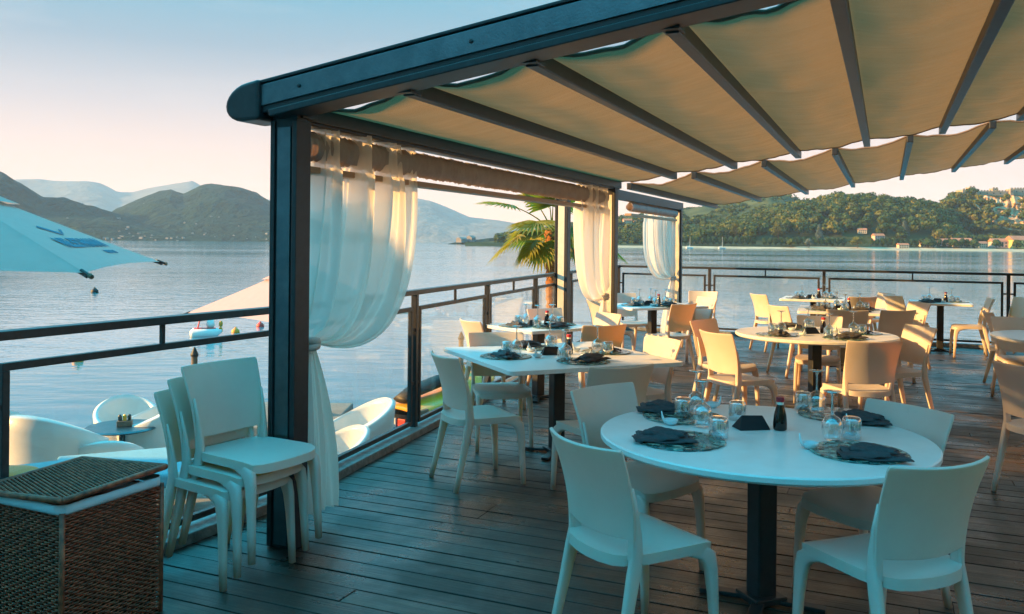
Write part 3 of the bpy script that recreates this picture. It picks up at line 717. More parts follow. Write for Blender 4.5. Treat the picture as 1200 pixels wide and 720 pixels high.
# ------------------------------------------------------------------ pergolas
K = .148; Z0 = H+.68
def roof_z(s): return Z0+K*s
def post_part(root, x, y, top, plate=True, mat_plate=None, size=(.16, .12)):
    o = Vector(root.location)
    def loc(s, t, z): return Vector((x-o.x+cv.x*s+dv.x*t, y-o.y+cv.y*s+dv.y*t, z))
    m = MB(); m.box(loc(0, 0, top/2), (size[0]*.94, size[1]*.8, top), rz=PERG_ANG)
    for sx_ in (-1, 1): m.box(loc(sx_*size[0]*.42, 0, top/2-.02), (size[0]*.16+.002, size[1], top-.05), rz=PERG_ANG)
    po = m.build('post', M['dark_metal'], root, bevel=.004)
    if plate:
        MB().box(loc(0.0, -size[1]*.42, top/2-.03), (size[0]*.50, .012, top-.1), rz=PERG_ANG).build('face_plate', mat_plate or M['plate_metal'], po, bevel=.002)
    return po
def pergola(label, t0, t1, bars, beam, posts, gut_s, gut_z, gt0, gt1, s_max, canopy_s0):
    base = ST(0, t0); root = empty('pergola', (base.x, base.y, 0), 0, label, 'pergola', None)
    o = Vector((base.x, base.y, 0))
    def L(s, t, z): return ST(s, t, z)-o
    if beam:
        m = MB(); zc = H+.735
        m.bar(L(-.12, -.06, zc+K*-.12), L(s_max, -.06, zc+K*s_max), .12, .15)
        m.bar(L(-.12, -.06, zc+K*-.12+.082), L(s_max, -.06, zc+K*s_max+.082), .15, .018)
        m.bar(L(-.02, -.06, zc+K*-.02-.092), L(s_max, -.06, zc+K*s_max-.092), .19, .034)
        bo = m.build('front_beam', M['dark_metal'], root, bevel=.005)
        MB().bar(L(-.1, -.126, zc+K*-.1+.012), L(s_max, -.126, zc+K*s_max+.012), .012, .105).build('face_plate', M['plate_metal'], bo, bevel=.002)
        for s_ in [k*.95+.15 for k in range(8)]:
            MB().lathe([(.011, 0), (.011, .004), (.006, .007), (.0001, .007)], 8, Matrix.Translation(L(s_, -.132, zc+K*s_+.012)) @ Matrix.Rotation(PERG_ANG, 4, 'Z') @ Matrix.Rotation(R(90), 4, 'X')).build('bolt', M['dark_metal'], bo)
        e = MB(); ol = []
        for q in range(13):
            an = R(90+q*15); ol.append((-.165+.135*math.cos(an), .098*math.sin(an)-.006))
        ol += [(-.085, -.112), (-.085, .094)]
        n_ = len(ol)
        for tt in (-.155, .06): e.v += [tuple(L(a_, tt, zc+K*a_+b_)) for a_, b_ in ol]
        e.f = [tuple(range(n_)), tuple(range(2*n_-1, n_-1, -1))]+[(i, (i+1) % n_, n_+(i+1) % n_, n_+i) for i in range(n_)]
        e.build('end_cap', M['dark_metal'], bo, bevel=.018, seg=3)
    m = MB(); m.bar(L(gut_s, gt0, gut_z), L(gut_s, gt1, gut_z), .11, .10); m.bar(L(gut_s+.045, gt0, gut_z+.06), L(gut_s+.045, gt1, gut_z+.06), .02, .03)
    m.build('gutter_beam', M['dark_metal'], root, bevel=.006)
    for s in bars:
        m = MB(); z = roof_z(s)-.03; m.bar(L(s, t0+.03, z), L(s, t1+.04, z), .062, .075)
        bo = m.build('roof_bar', M['dark_metal'], root, bevel=.006)
        if beam: MB().bar(L(s, t0-.02, z+.02), L(s, t0+.10, z+.02), .085, .10).build('hanger', M['dark_metal'], bo, bevel=.004)
    ss = [canopy_s0]+[s for s in bars if s > canopy_s0+.2]
    m = MB(); nu = 14; nt_ = 60
    S = []
    for a, c in zip(ss[:-1], ss[1:]):
        for i in range(nu): S.append((a+(c-a)*i/nu, i/nu, c-a))
    S.append((ss[-1], 0, 1))
    def fn(i, j):
        s, f, wd = S[int(round(i*(len(S)-1)))]
        t = t0+.08+(t1-t0-.1)*j
        sag = .064*math.sin(math.pi*f)*(1-.45*j)
        wr = .016*noise.noise(Vector((s*1.6, t*3.2, 1)))+.012*noise.noise(Vector((s*6, t*1.6, 7)))+.020*noise.noise(Vector((s*9, t*4, 3)))*abs(2*j-1)**8
        edge = .03*math.sin(math.pi*f)
        tt = t + (edge*(1 if j < .5 else -1))*(abs(2*j-1)**6)
        return L(s, tt, roof_z(s)+.012-sag+wr*math.sin(math.pi*f))
    m.grid(len(S), nt_, fn)
    cn = m.build('canopy', M['canopy'], root, smooth=True)
    for jj in (0.0, 1.0):
        hm = MB(); pts = [Vector(fn(i/(len(S)-1), jj)) for i in range(len(S))]
        hm.sweep(pts, [(.011, .009)]*len(pts), 6, up=(0, 0, 1)); hm.build('hem', M['canopy'], cn, smooth=True)
    for (x, y, top, pl, sz) in posts: post_part(root, x, y, top, True, pl, sz)
    return root
barsN = [.05, .68, 1.33, 1.98, 2.64, 3.32, 3.98, 4.64, 5.3, 5.96, 6.62, 7.28]
p1 = P0
pB = ST(0, 5.62)
farP = ST(7.3, 0)
pg1 = pergola('near dark metal pergola with tan fabric roof and long sloping front beam', 0.0, 5.75, barsN, True,
        [(p1.x, p1.y, H+.66, None, (.165, .12)), (pB.x, pB.y, H+.62, M['cream_metal'], (.15, .12)), (farP.x, farP.y, H+1.72, None, (.165, .12)), (ST(7.3, 5.7).x, ST(7.3, 5.7).y, H+1.62, None, (.16, .12))],
        0.0, H+.655, .02, 5.8, 7.4, .05)
barsF = [.1, .84, 1.6, 2.32, 3.04, 3.78, 4.5, 5.22, 5.94, 6.66, 7.38]
pA = CORNER+RB*6.45+Vector((.06, 0))
p3 = Vector((2.86, 14.85))
g0 = (p3-P0)
gs = g0.dot(cv); gtt = g0.dot(dv)
pg2 = pergola('far dark metal pergola with tan fabric roof beside the back railing', 6.0, 11.5, barsF, False,
        [(p3.x, p3.y, H+.62, M['cream_metal'], (.13, .10)), (pA.x+.06, pA.y, H+.63, M['cream_metal'], (.18, .12)), (ST(7.3, 11.4).x, ST(7.3, 11.4).y, H+1.6, None, (.16, .12))],
        gs, H+.64, 6.3, gtt+.15, 7.4, .1)

# rolled blinds under the gutters
def ruched_blind(label, s, ta, tb, z, r=.075):
    base = ST(s, ta); root = empty('rolled_blind', (base.x, base.y, 0), 0, label, 'rolled blind', 'rolled blinds under the pergola gutters'); o = Vector((base.x, base.y, 0))
    n = int((tb-ta)*105); m = MB()
    def fn(i, j):
        t = ta+(tb-ta)*i; a = 2*math.pi*j
        rr = r*(1+.13*math.sin(i*n*1.25+2.2*a+2*noise.noise(Vector((t*6, 1, 3))))+.16*noise.noise(Vector((t*13, a*1.5, 3))))
        return ST(s+rr*.75*math.cos(a), t, z+rr*math.sin(a))-o
    m.grid(n, 14, fn, close_v=True); m.build('fabric', M['blind'], root, smooth=True)
    MB().bar(ST(s-.02, ta, z-r-.05)-o, ST(s-.02, tb, z-r-.05)-o, .10, .035).build('bottom_bar', M['blind_bar'], root, bevel=.004)
    return root
M['blind'] = pbr('blind_fabric', (.40, .38, .37), .7, .3, var=.15, transl=.12, tcol=(.7, .4, .25))
M['blind_bar'] = pbr('blind_bar', (.42, .27, .17), .5)
ruched_blind('ruched grey blind rolled up between the tall near curtain and the middle curtain', -.02, .12, 5.45, H+.505)
ruched_blind('ruched blind rolled up beside the far curtain at the back', gs-.02, gtt-3.0, gtt-.12, H+.52, .06)

# ------------------------------------------------------------------ curtains
def curtain(label, post, direction, width, top, tie_z, tail_z, tie_off, bulge=1.0, seed=0, tail_w=.24, folds=8):
    d = direction.normalized(); nrm = Vector((d.y, -d.x))
    root = empty('curtain', (post.x, post.y, 0), 0, label, 'curtain')
    nu, nv = 170, 90; m = MB()
    def bez(a, b_, c, e, q): return a*(1-q)**3+3*b_*q*(1-q)**2+3*c*q*q*(1-q)+e*q**3
    rnd = random.Random(seed); ph = [rnd.uniform(0, 6.28) for _ in range(6)]
    def fn(i, j):
        f = i; s0 = tie_off+.02+f*(width-.02)
        g = f**.85
        drop = .5*bulge*g*min(1, .35+f)
        if j < .62:
            q = j/.62
            s = bez(s0, s0*(1.0+.05*f), tie_off+.06+(s0-tie_off)*.86*(.30+.70*f), tie_off+.02+.055*f, q)
            z = bez(top, top-.66*(top-tie_z), tie_z-.30*f*bulge+.20*(1-f), tie_z+.03*(1-f), q)
            gather = (1-q)**.15*min(1, (1-q)*5+.12)
        else:
            q = (j-.62)/.38
            e = 1-(1-q)**2
            s = tie_off+.02+.055*f+(tail_w*(f-.18))*e; z = tie_z+.03*(1-f)+(tail_z-tie_z)*q+.05*math.sin(f*9+ph[0])*q*.3
            gather = .12+.7*e
        fold = (.060*math.sin(f*math.pi*2*folds*.42+ph[1]+1.6*math.sin(j*3+ph[2])+2.2*j)+.026*math.sin(f*math.pi*2*folds+ph[3]+j*2.0)+.012*math.sin(f*math.pi*2*folds*2.3+ph[4]))
        if j < .06: fold *= .75
        n_off = fold*gather+.05*math.sin(math.pi*min(1, j/.62))*f*bulge
        s += .018*math.sin(f*math.pi*2*folds*.5+ph[5])*gather
        p = d*s+nrm*n_off
        return (p.x, p.y, z)
    m.grid(nu, nv, fn); m.build('fabric', M['curtain'], root, smooth=True)
    t = MB()
    for k in range(2):
        t.lathe([(.055, -.018), (.062, 0), (.055, .018)], 18, Matrix.Translation((*(d*(tie_off+.045)), tie_z-.01+.02*k)) @ Matrix.Rotation(R(14*(1-2*k)), 4, 'X'))
    t.build('tie_band', M['tie'], root, smooth=True)
    MB().sweep([(*(d*-.02), top+.012), (*(d*(width+tie_off+.05)), top+.012)], [.012, .012], 8, up=(0, 0, 1)).build('curtain_rod', M['dark_metal'], root)
    return root
M['tie'] = pbr('tie_cloth', (.7, .66, .62), .9, .1, transl=.2)
curtain('tall sheer white curtain tied to the nearest post, its tail hanging to the deck', ST(0, .07), dv, 1.12, H+.615, 1.03, .10, .06, 1.0, 3)
curtain('sheer cream curtain tied to the middle post behind the small table', ST(.0, 5.50), -dv, .86, H+.60, 1.00, .08, .03, .7, 8, tail_w=.34)
curtain('narrow sheer cream curtain tied to the far post by the back railing', p3-dv*.08, -dv*.75-cv*.66, .62, H+.60, 1.0, .08, .03, .55, 12, folds=7)

# ------------------------------------------------------------------ chair
def chair_proto():
    root = empty('chair', (0, 0, 0)); P = M['plastic']
    # seat with rolled rim
    us = [-1.0, -1.0, -.8, -.5, -.2, .1, .4, .7, .88, .97, 1.0]; vs_ = [-1.0, -1.0, -.93, -.7, -.35, 0, .35, .7, .93, 1.0, 1.0]
    nu, nv = len(us), len(vs_)
    def seat(i, j):
        I = int(round(i*(nu-1))); J = int(round(j*(nv-1))); u, v = us[I], vs_[J]
        rr = 1-.12*(abs(u)**5)*(abs(v)**5)
        hw = .203+.018*(u+1)/2
        x = .008+.222*u*rr; y = hw*v*rr
        z = .452-.014*(1-min(1, abs(v))**2)*(1-.4*u*u)-.016*max(0, u-.6)**2/.16
        if I == 0 or J == 0 or J == nv-1: z -= .040; x *= .995; y *= .99
        if I == nu-1: z -= .036
        if I == 0: x -= .002+.030*(1-abs(v)**2)
        if I == 1: x -= .028*(1-abs(v)**2)
        return (x, y, z)
    MB().grid(nu, nv, seat).build('seat', P, root, smooth=True, solid=.013, bevel=.003, offset=-1)
    # backrest: curved shell open to the seat at the bottom
    zs = [.43, .470, .512, .545, .58, .62, .66, .70, .745, .79, .826, .842]; n = 17
    def back(i, j):
        I = int(round(i*(len(zs)-1))); z = zs[I]; v = 2*j-1; q = (z-.46)/.38
        hw = .202+.028*max(q, 0)**1.3 - (.006 if I == len(zs)-1 else 0)
        x = -.212-.010*q-.095*max(q, 0)**2+.058*v*v*(.6+.4*q)
        zz = z+.012*(1-v*v)*(I == 2)*-1+.006*v*v*(q > .9)
        return (x, hw*v, zz)
    MB().grid(len(zs), n, back, skip=lambda i, j: i <= 1 and 1 <= j <= n-3).build('backrest', P, root, smooth=True, solid=.014, bevel=.004)
    for s in (-1, 1):
        MB().sweep([(.02, s*.192, .424), (.10, s*.194, .420), (.155, s*.195, .410), (.188, s*.197, .385), (.200, s*.200, .335), (.207, s*.203, .25), (.214, s*.206, .13), (.220, s*.209, 0)],
                   [(.010, .012), (.014, .020), (.018, .030), (.019, .034), (.0185, .027), (.017, .021), (.0155, .0175), (.014, .0145)], 12, sq=.55).build('leg', P, root, smooth=True)
        MB().sweep([(-.192, s*.205, .70), (-.168, s*.199, .60), (-.157, s*.194, .52), (-.160, s*.192, .45), (-.174, s*.194, .38), (-.205, s*.199, .24), (-.235, s*.205, .11), (-.262, s*.210, 0)],
                   [(.003, .006), (.0075, .010), (.011, .016), (.0145, .026), (.0165, .027), (.0165, .0215), (.0155, .018), (.014, .015)], 12, sq=.55).build('leg', P, root, smooth=True)
    return root
CH = chair_proto(); CH['category'] = 'chair'; ch_used = [False]
def chair(x, y, deg, label, group, z=0):
    if not ch_used[0]: o = CH; ch_used[0] = True; o.location = (x, y, z); o.rotation_euler = (0, 0, R(deg)); o['label'] = label; o['group'] = group
    else: o = copy_tree(CH, (x, y, z), R(deg), label, group)
    return o
g1 = 'chairs around the front round table'
chair(.50, 3.37, 31, 'white chair at the front left of the front round table, seen from behind', g1)
chair(1.38, 3.19, 111, 'white chair at the front right of the front round table, backrest slot facing the viewer', g1)
chair(.64, 4.22, -50, 'white chair at the back left of the front round table, facing the viewer', g1)
chair(1.60, 3.84, 208, 'white chair at the back right of the front round table, half hidden by the tabletop', g1)
g2 = 'chairs around the near square table'
chair(-.20, 5.73, 27, 'white chair at the left of the near square table, its back to the railing', g2)
chair(.56, 5.42, 115, 'white chair at the front of the near square table, showing a dark shaded back', g2)
chair(.96, 6.62, 204, 'white chair at the right of the near square table, tucked under it', g2)
chair(-.08, 6.75, -80, 'white chair at the far side of the near square table, partly under the top', g2)
g3 = 'chairs around the small table by the middle curtain'
chair(-.16, 8.25, 28, 'sunlit chair at the left of the small table by the middle curtain', g3)
chair(.74, 8.02, 114, 'golden-shaded chair at the front of the small table by the middle curtain', g3)
chair(.80, 8.95, 208, 'bright sunlit chair at the right of the small table by the middle curtain', g3)
chair(.50, 9.42, -60, 'cream chair at the far side of the small table, against the middle curtain', g3)
g4 = 'chairs around the far curtain table'
chair(1.98, 10.85, 127, 'golden-backed chair in front of the table by the far curtain', g4)
chair(2.50, 11.95, 203, 'bright chair at the right of the table by the far curtain', g4)
chair(1.72, 12.55, -72, 'chair at the far side of the table by the far curtain', g4)
chair(1.32, 11.3, 25, 'chair at the left of the table by the far curtain, behind the middle post', g4)
chair(2.9, 13.3, -115, 'lone chair at the back railing beside the far curtain tail', g4)
g5 = 'chairs around the middle round table'
chair(1.96, 7.36, 23, 'sunlit cream chair at the front left of the middle round table', g5)
chair(2.05, 8.2, -45, 'golden chair at the back left of the middle round table, behind the cream chair', g5)
chair(2.80, 6.95, 96, 'dark-backed chair at the front of the middle round table', g5)
chair(3.52, 7.90, 190, 'bright chair at the right of the middle round table', g5)
chair(3.12, 8.75, -112, 'cream chair at the far side of the middle round table, seen under the top', g5)
g6 = 'chairs around the table behind the middle round table'
chair(3.50, 10.6, 15, 'sunlit chair at the left of the table behind the middle round table', g6)
chair(4.42, 10.2, 101, 'brown-shaded chair at the front of the table behind the middle round table', g6)
chair(5.12, 11.3, 190, 'cream chair at the right of the table behind the middle round table', g6)
chair(3.95, 10.15, 70, 'golden chair at the front left of the table behind the middle round table', g6)
g7 = 'chairs around the back railing table'
chair(3.95, 13.0, 15, 'bright sunlit chair at the left of the table by the back railing', g7)
chair(5.05, 12.75, 100, 'golden chair in front of the table by the back railing', g7)
chair(5.62, 13.45, 190, 'pale chair at the right of the table by the back railing', g7)
g8 = 'chairs around the back right table'
chair(6.62, 12.45, 160, 'golden-backed chair in front of the back right pedestal table', g8)
chair(5.98, 13.0, 12, 'cream chair at the left of the back right pedestal table', g8)
chair(7.30, 12.65, 188, 'pale chair at the right of the back right pedestal table, against the railing', g8)
g9 = 'chairs around the right edge table'
chair(5.72, 9.8, -18, 'chair seen edge-on behind the table at the right picture edge', g9)
chair(5.25, 8.85, -105, 'golden chair facing the viewer at the table cut by the right picture edge', g9)
chair(3.46, 5.50, 24, 'dark shaded chair cut by the right picture edge, nearest the viewer there', 'single chairs at the right edge')
gs_ = 'three stacked chairs by the nearest post'
sd_ = Vector((math.cos(R(-32)), math.sin(R(-32))))
for k, lb in enumerate(('bottom chair of the white stack beside the nearest post', 'middle chair of the white stack beside the nearest post', 'top chair of the white stack beside the nearest post, seat exposed')):
    chair(-1.36+sd_.x*.062*k+.012*k, 4.17+sd_.y*.062*k+.03*k, -32, lb, gs_, z=.062*k)

# ------------------------------------------------------------------ tables
TH = .74
def table(x, y, rz, shape, size, label, cross=True, size_y=None):
    root = empty('dining_table', (x, y, 0), rz, label, 'table')
    if shape == 'round':
        r = size; MB().lathe([(r-.012, TH-.034), (r, TH-.024), (r, TH-.006), (r-.006, TH)], 72).build('tabletop', M['tabletop'], root, smooth=False)
    else:
        sy = size_y or size; m = MB(); pts = []; rc = .04
        for cx_, cy_, a0 in ((1, 1, 0), (-1, 1, 90), (-1, -1, 180), (1, -1, 270)):
            for k in range(5):
                a = R(a0+k*22.5); pts.append((cx_*(size/2-rc)+rc*math.cos(a), cy_*(sy/2-rc)+rc*math.sin(a)))
        n = len(pts)
        m.add([(p[0], p[1], TH-.03) for p in pts]+[(p[0], p[1], TH) for p in pts], [tuple(range(n))[::-1], tuple(range(n, 2*n))]+[(i, (i+1) % n, n+(i+1) % n, n+i) for i in range(n)])
        m.build('tabletop', M['tabletop'], root, bevel=.003)
    MB().box((0, 0, .37), (.095, .095, TH-.034-.012)).build('pedestal', M['dark_metal'], root, bevel=.008)
    bm_ = MB()
    for k in range(4):
        a = R(45+90*k); bm_.bar((.03*math.cos(a), .03*math.sin(a), .020), (.27*math.cos(a), .27*math.sin(a), .012), .055, .020)
    bm_.box((0, 0, .025), (.16, .16, .03)); bm_.build('foot', M['dark_metal'], root, bevel=.004)
    return root
table(1.12, 3.82, R(20), 'round', .715, 'front round table, white top on a black pedestal, nearest the viewer')
table(.35, 6.50, R(23.7), 'square', 1.36, 'near square white table beside the left railing')
table(.28, 8.75, R(37), 'square', .84, 'small square white table in front of the middle curtain')
table(1.94, 11.86, R(25), 'square', 1.26, 'square table by the far curtain', size_y=.9)
table(2.91, 8.25, R(10), 'round', .74, 'middle round table, sunlit white top, behind the front round one')
table(4.36, 11.35, R(-20), 'square', 1.1, 'square table behind the middle round table')
table(4.82, 13.75, R(-24), 'square', .95, 'table against the back railing in the middle')
table(6.52, 13.1, R(-24), 'square', .85, 'back right table on a black pedestal at the railing')
table(5.32, 8.1, R(20), 'round', .72, 'sunlit table cut by the right picture edge')

# ---- tableware prototypes
def placemat(): return MB().lathe([(.0001, 0), (.185, 0), (.192, .003), (.188, .007), (.0001, .007)], 40).build('placemat', M['mat'])
def napkin():
    # a cloth folded over itself: three loose layers with soft wavy edges
    m = MB()
    def layer(hx, hy, rot, z0, lift, seed, droop):
        c, s_ = math.cos(rot), math.sin(rot)
        def fn(i, j):
            u, v = 2*i-1, 2*j-1
            n1 = noise.noise(Vector((u*1.7+seed, v*1.3, seed))); n2 = noise.noise(Vector((u*4+seed, v*3, seed+5)))
            x = hx*u*(1+.10*n1)+.012*v*v; y = hy*v*(1+.18*n1-.22*u*.6)
            z = z0+lift*(1-v*v)**.7*(.75+.5*n1)+.006*n2+.006*math.sin(u*4+v*3+seed)-droop*(max(abs(u), abs(v))**6)
            return (x*c-y*s_, x*s_+y*c, max(.0025, z))
        m.grid(22, 18, fn)
    layer(.128, .066, 0, .008, .012, 1.0, .006); layer(.112, .055, .16, .021, .013, 3.7, .012); layer(.088, .036, -.14, .037, .011, 7.3, .016)
    return m.build('folded_napkin', M['napkin'], smooth=True, solid=.0045)
def wineglass():
    root = empty('wine_glass')
    MB().lathe([(.033, 0), (.034, .001), (.039, .02), (.045, .045), (.044, .068), (.033, .090), (.015, .103), (.005, .110)], 26).build('bowl', M['glass'], root, smooth=True)
    MB().lathe([(.006, .108), (.0052, .125), (.0050, .185), (.008, .197)], 12).build('stem', M['stem_glass'], root, smooth=True)
    MB().lathe([(.006, .197), (.036, .204), (.038, .208), (.0001, .210)], 26).build('foot', M['stem_glass'], root, smooth=True)
    return root
def tumbler(): return MB().lathe([(.040, 0), (.0415, .03), (.040, .07), (.036, .086), (.028, .090), (.0001, .090), ], 26).build('water_glass', M['glass'], smooth=True)
def tumbler2():
    m = MB(); m.lathe([(.041, 0), (.042, .03), (.0405, .072), (.036, .086), (.030, .090), (.0001, .091)], 26)
    m.lathe([(.038, .0), (.039, .03), (.0375, .066), (.034, .074), (.0001, .077)], 26); return m.build('water_glass', M['glass'], smooth=True)
def bird():
    m = MB()
    m.lathe([(.0001, .003), (.020, .002), (.031, .012), (.035, .026), (.033, .027), (.028, .014), (.0001, .009)], 22)
    m.sweep([(-.026, 0, .014), (-.036, 0, .030), (-.041, 0, .048), (-.043, 0, .064)], [(.020, .008), (.014, .006), (.007, .004), (.002, .002)], 10)
    return m.build('spoon_rest', M['ceramic'], smooth=True)
def bottle():
    root = empty('sauce_bottle')
    MB().lathe([(.026, 0), (.031, .006), (.031, .035), (.027, .07), (.020, .098), (.0155, .112), (.0155, .118)], 24).build('body', M['sauce'], root, smooth=True)
    MB().lathe([(.0160, .116), (.0165, .128)], 20).build('neck_band', M['paper'], root)
    MB().lathe([(.0175, .128), (.0185, .131), (.0185, .147), (.016, .150), (.0001, .150)], 20).build('cap', M['cap'], root)
    return root
def holder():
    m = MB(); L, w, h = .075, .048, .062
    m.add([(-L, -w, 0), (L, -w, 0), (L, w, 0), (-L, w, 0), (-L*.62, 0, h), (L*.75, 0, h*.95)], [(0, 1, 5, 4), (2, 3, 4, 5), (0, 4, 3), (1, 2, 5), (3, 2, 1, 0)])
    return m.build('menu_wedge', M['black'], bevel=.004)
PR = dict(mat=placemat(), nap=napkin(), wine=wineglass(), tum=tumbler2(), bird=bird(), bottle=bottle(), hold=holder())
CATS = dict(mat='placemat', nap='napkin', wine='wine glass', tum='glass', bird='spoon rest', bottle='sauce bottle', hold='menu holder')
DESC = dict(mat='round green mosaic placemat', nap='dark grey folded napkin', wine='upside-down wine glass', tum='upside-down water glass', bird='small pale bird-shaped dish', bottle='dark sauce bottle with red cap', hold='black wedge-shaped holder')
GRP = dict(mat='round mosaic placemats', nap='folded dark napkins', wine='upside-down wine glasses', tum='upside-down water glasses', bird='bird-shaped dishes', bottle='red-capped sauce bottles', hold='black wedge holders')
pr_used = set()
def put(kind, x, y, rz, where, z=TH+.001):
    lb = f"{DESC[kind]} {where}"
    if kind in pr_used: o = copy_tree(PR[kind], (x, y, z), rz, lb, GRP[kind])
    else:
        pr_used.add(kind); o = PR[kind]; o.location = (x, y, z); o.rotation_euler = (0, 0, rz); tag(o, lb, CATS[kind], GRP[kind])
    return o
ft = 'of the front round table'
def putp(kind, px, py, rz, where, dz=0): x, y = G(px, py, TH+.001+dz); put(kind, x, y, R(rz), where, TH+.001+dz)
putp('mat', 797, 517, 0, 'at the front left place '+ft); putp('mat', 1007, 531, 40, 'at the front right place '+ft)
putp('mat', 800, 489, 80, 'at the back left place '+ft); putp('mat', 982, 487, 130, 'at the back right place '+ft)
putp('nap', 777, 516, -8, 'at the front left place '+ft, .008); putp('nap', 1021, 536, -14, 'at the front right place '+ft, .008)
putp('nap', 777, 482, -18, 'at the back left place '+ft, .008); putp('nap', 1008, 494, -28, 'at the back right place '+ft, .008)
putp('wine', 823, 499, 0, 'at the front left place '+ft, .008); putp('wine', 975, 515, 0, 'at the front right place '+ft, .008)
putp('wine', 816, 484, 0, 'at the back left place '+ft, .008); putp('wine', 957, 483, 0, 'at the back right place '+ft, .008)
putp('tum', 842, 513, 0, 'at the front left place '+ft, .008); putp('tum', 998, 513, 0, 'at the front right place '+ft, .008)
putp('tum', 800, 488, 0, 'at the back left place '+ft, .008); putp('tum', 941, 480, 0, 'at the back right place '+ft, .008)
putp('tum', 864, 492, 0, 'behind the black wedge in the middle '+ft)
putp('bird', 786, 498, 0, 'at the front left place '+ft); putp('bird', 949, 526, 0, 'at the front right place '+ft)
putp('bird', 835, 478, 180, 'at the back left place '+ft); putp('bird', 999, 500, 30, 'at the back right place '+ft)
putp('hold', 880, 502, 10, 'in the middle '+ft); putp('bottle', 914, 504, 0, 'in the middle '+ft)

def setting(tx, ty, ang, r, where, seed, with_bird=True, with_nap=True):
    rd = random.Random(seed); a = R(ang); cx, cy = tx+r*math.cos(a), ty+r*math.sin(a)
    ex, ey = math.cos(a), math.sin(a)
    def L(i, o_): return cx+ex*i-ey*o_, cy+ey*i+ex*o_
    put('mat', cx, cy, rd.uniform(0, 6), where)
    z = TH+.009
    x, y = L(.02, .05+rd.uniform(-.02, .02)); put('nap', x, y, a+R(90)+rd.uniform(-.4, .4), where, z)
    x, y = L(-.12, -.08); put('wine', x, y, 0, where, z)
    x, y = L(-.06, -.13); put('tum', x, y, 0, where, z)
    if with_bird: x, y = L(-.20, .12); put('bird', x, y, rd.uniform(0, 6), where)
def centre(tx, ty, rz, where):
    put('hold', tx-.05*math.cos(rz), ty-.05*math.sin(rz), rz, where); put('bottle', tx+.09*math.cos(rz), ty+.09*math.sin(rz), 0, where)
def lay(tx, ty, angs, r, name, rz, seed):
    for k, (a, pl) in enumerate(angs): setting(tx, ty, a, r, f'at the {pl} place {name}', seed+k)
    centre(tx, ty, rz, 'in the middle '+name)
n2 = 'of the near square table'
lay(.35, 6.50, [(203, 'left'), (293, 'front'), (23, 'right'), (113, 'far')], .42, n2, R(10), 10)
lay(.28, 8.75, [(200, 'left'), (300, 'front'), (30, 'right')], .23, 'of the small curtain-side table', R(20), 20)
lay(1.94, 11.86, [(205, 'left'), (300, 'front'), (25, 'right'), (115, 'far')], .28, 'of the far curtain table', R(10), 30)
lay(2.91, 8.25, [(203, 'left'), (284, 'front'), (5, 'right'), (95, 'far')], .46, 'of the middle round table', R(15), 40)
lay(4.36, 11.35, [(195, 'left'), (280, 'front'), (10, 'right'), (110, 'far')], .32, 'behind the middle round one', R(10), 50)
lay(4.82, 13.75, [(195, 'left'), (10, 'right')], .28, 'of the back railing table', R(10), 60)
lay(6.52, 13.1, [(195, 'left'), (5, 'right')], .25, 'of the back right table', R(10), 70)

# ------------------------------------------------------------------ wicker hamper
hc = Vector((-1.79, 3.545)); hang = math.atan2(-.15*-1, -.44*-1)  # edge directions from the survey
hroot = empty('wicker_hamper', (hc.x, hc.y, 0), math.atan2(.21, -.45)+math.pi, 'dark brown wicker hamper with pale blue liner at the lower left corner', 'hamper')
S2 = .235; HB = .545
m = MB(); pitch = .0098
def weave_wall(m, c, ex, L, Hh, nrm):
    # woven strands bulging in and out of upright stakes
    nst = int(L/.020); rows = int(Hh/pitch)
    c = Vector(c); ex = Vector(ex); nrm = Vector(nrm); sub_ = nst*4
    for r_ in range(rows):
        z = (r_+.5)*pitch; pts = []; jit = random.uniform(-.0015, .0015)
        for k in range(sub_+1):
            a = -L/2+L*k/sub_; ph = math.pi*(k/4+r_)
            pts.append(c+ex*a+nrm*(.0045*math.cos(ph))+Vector((0, 0, z+jit)))
        m.sweep(pts, [(.0042, .0046)]*len(pts), 5, up=(0, 0, 1))
for (cx_, cy_, ex_, nr) in ((0, -S2, (1, 0, 0), (0, -1, 0)), (S2, 0, (0, 1, 0), (1, 0, 0)), (0, S2, (1, 0, 0), (0, 1, 0)), (-S2, 0, (0, 1, 0), (-1, 0, 0))):
    weave_wall(m, (cx_, cy_, 0), ex_, S2*2, HB, nr)
for sx_ in (-1, 1):
    for sy_ in (-1, 1): m.sweep([(sx_*S2, sy_*S2, 0), (sx_*S2, sy_*S2, HB)], [.011, .011], 8)
m.box((0, 0, HB/2), (S2*2-.03, S2*2-.03, HB-.02))
m.build('basket', M['wicker'], hroot, smooth=True)
m = MB()
def liner(i, j):
    a = 2*math.pi*j; k = max(abs(math.cos(a)), abs(math.sin(a))); rr = (S2+.006+.007*math.sin(i*math.pi)+.004*math.sin(j*60)*i)/k
    lim = S2*1.38; rr = min(rr, lim)
    return (rr*math.cos(a), rr*math.sin(a), HB-.005+.036*i)
m.grid(6, 120, liner, close_v=True); m.build('liner', M['liner'], hroot, smooth=True, solid=.006)
lid = MB(); nL = int(.5/.0085)
for r_ in range(nL):
    y = -.25+(r_+.5)*.5/nL; pts = []
    for k in range(97):
        x = -.25+.5*k/96; pts.append((x, y+random.uniform(-.0004, .0004), .0050*math.cos(math.pi*(k/4+r_))))
    lid.sweep(pts, [(.0043, .0036)]*len(pts), 5, up=(0, 0, 1))
for q in (((-.25, -.25), (.25, -.25)), ((.25, -.25), (.25, .25)), ((.25, .25), (-.25, .25)), ((-.25, .25), (-.25, -.25))):
    lid.sweep([(*q[0], 0), (*q[1], 0)], [.012, .012], 8, up=(0, 0, 1))
lid.box((0, 0, -.004), (.48, .48, .006))
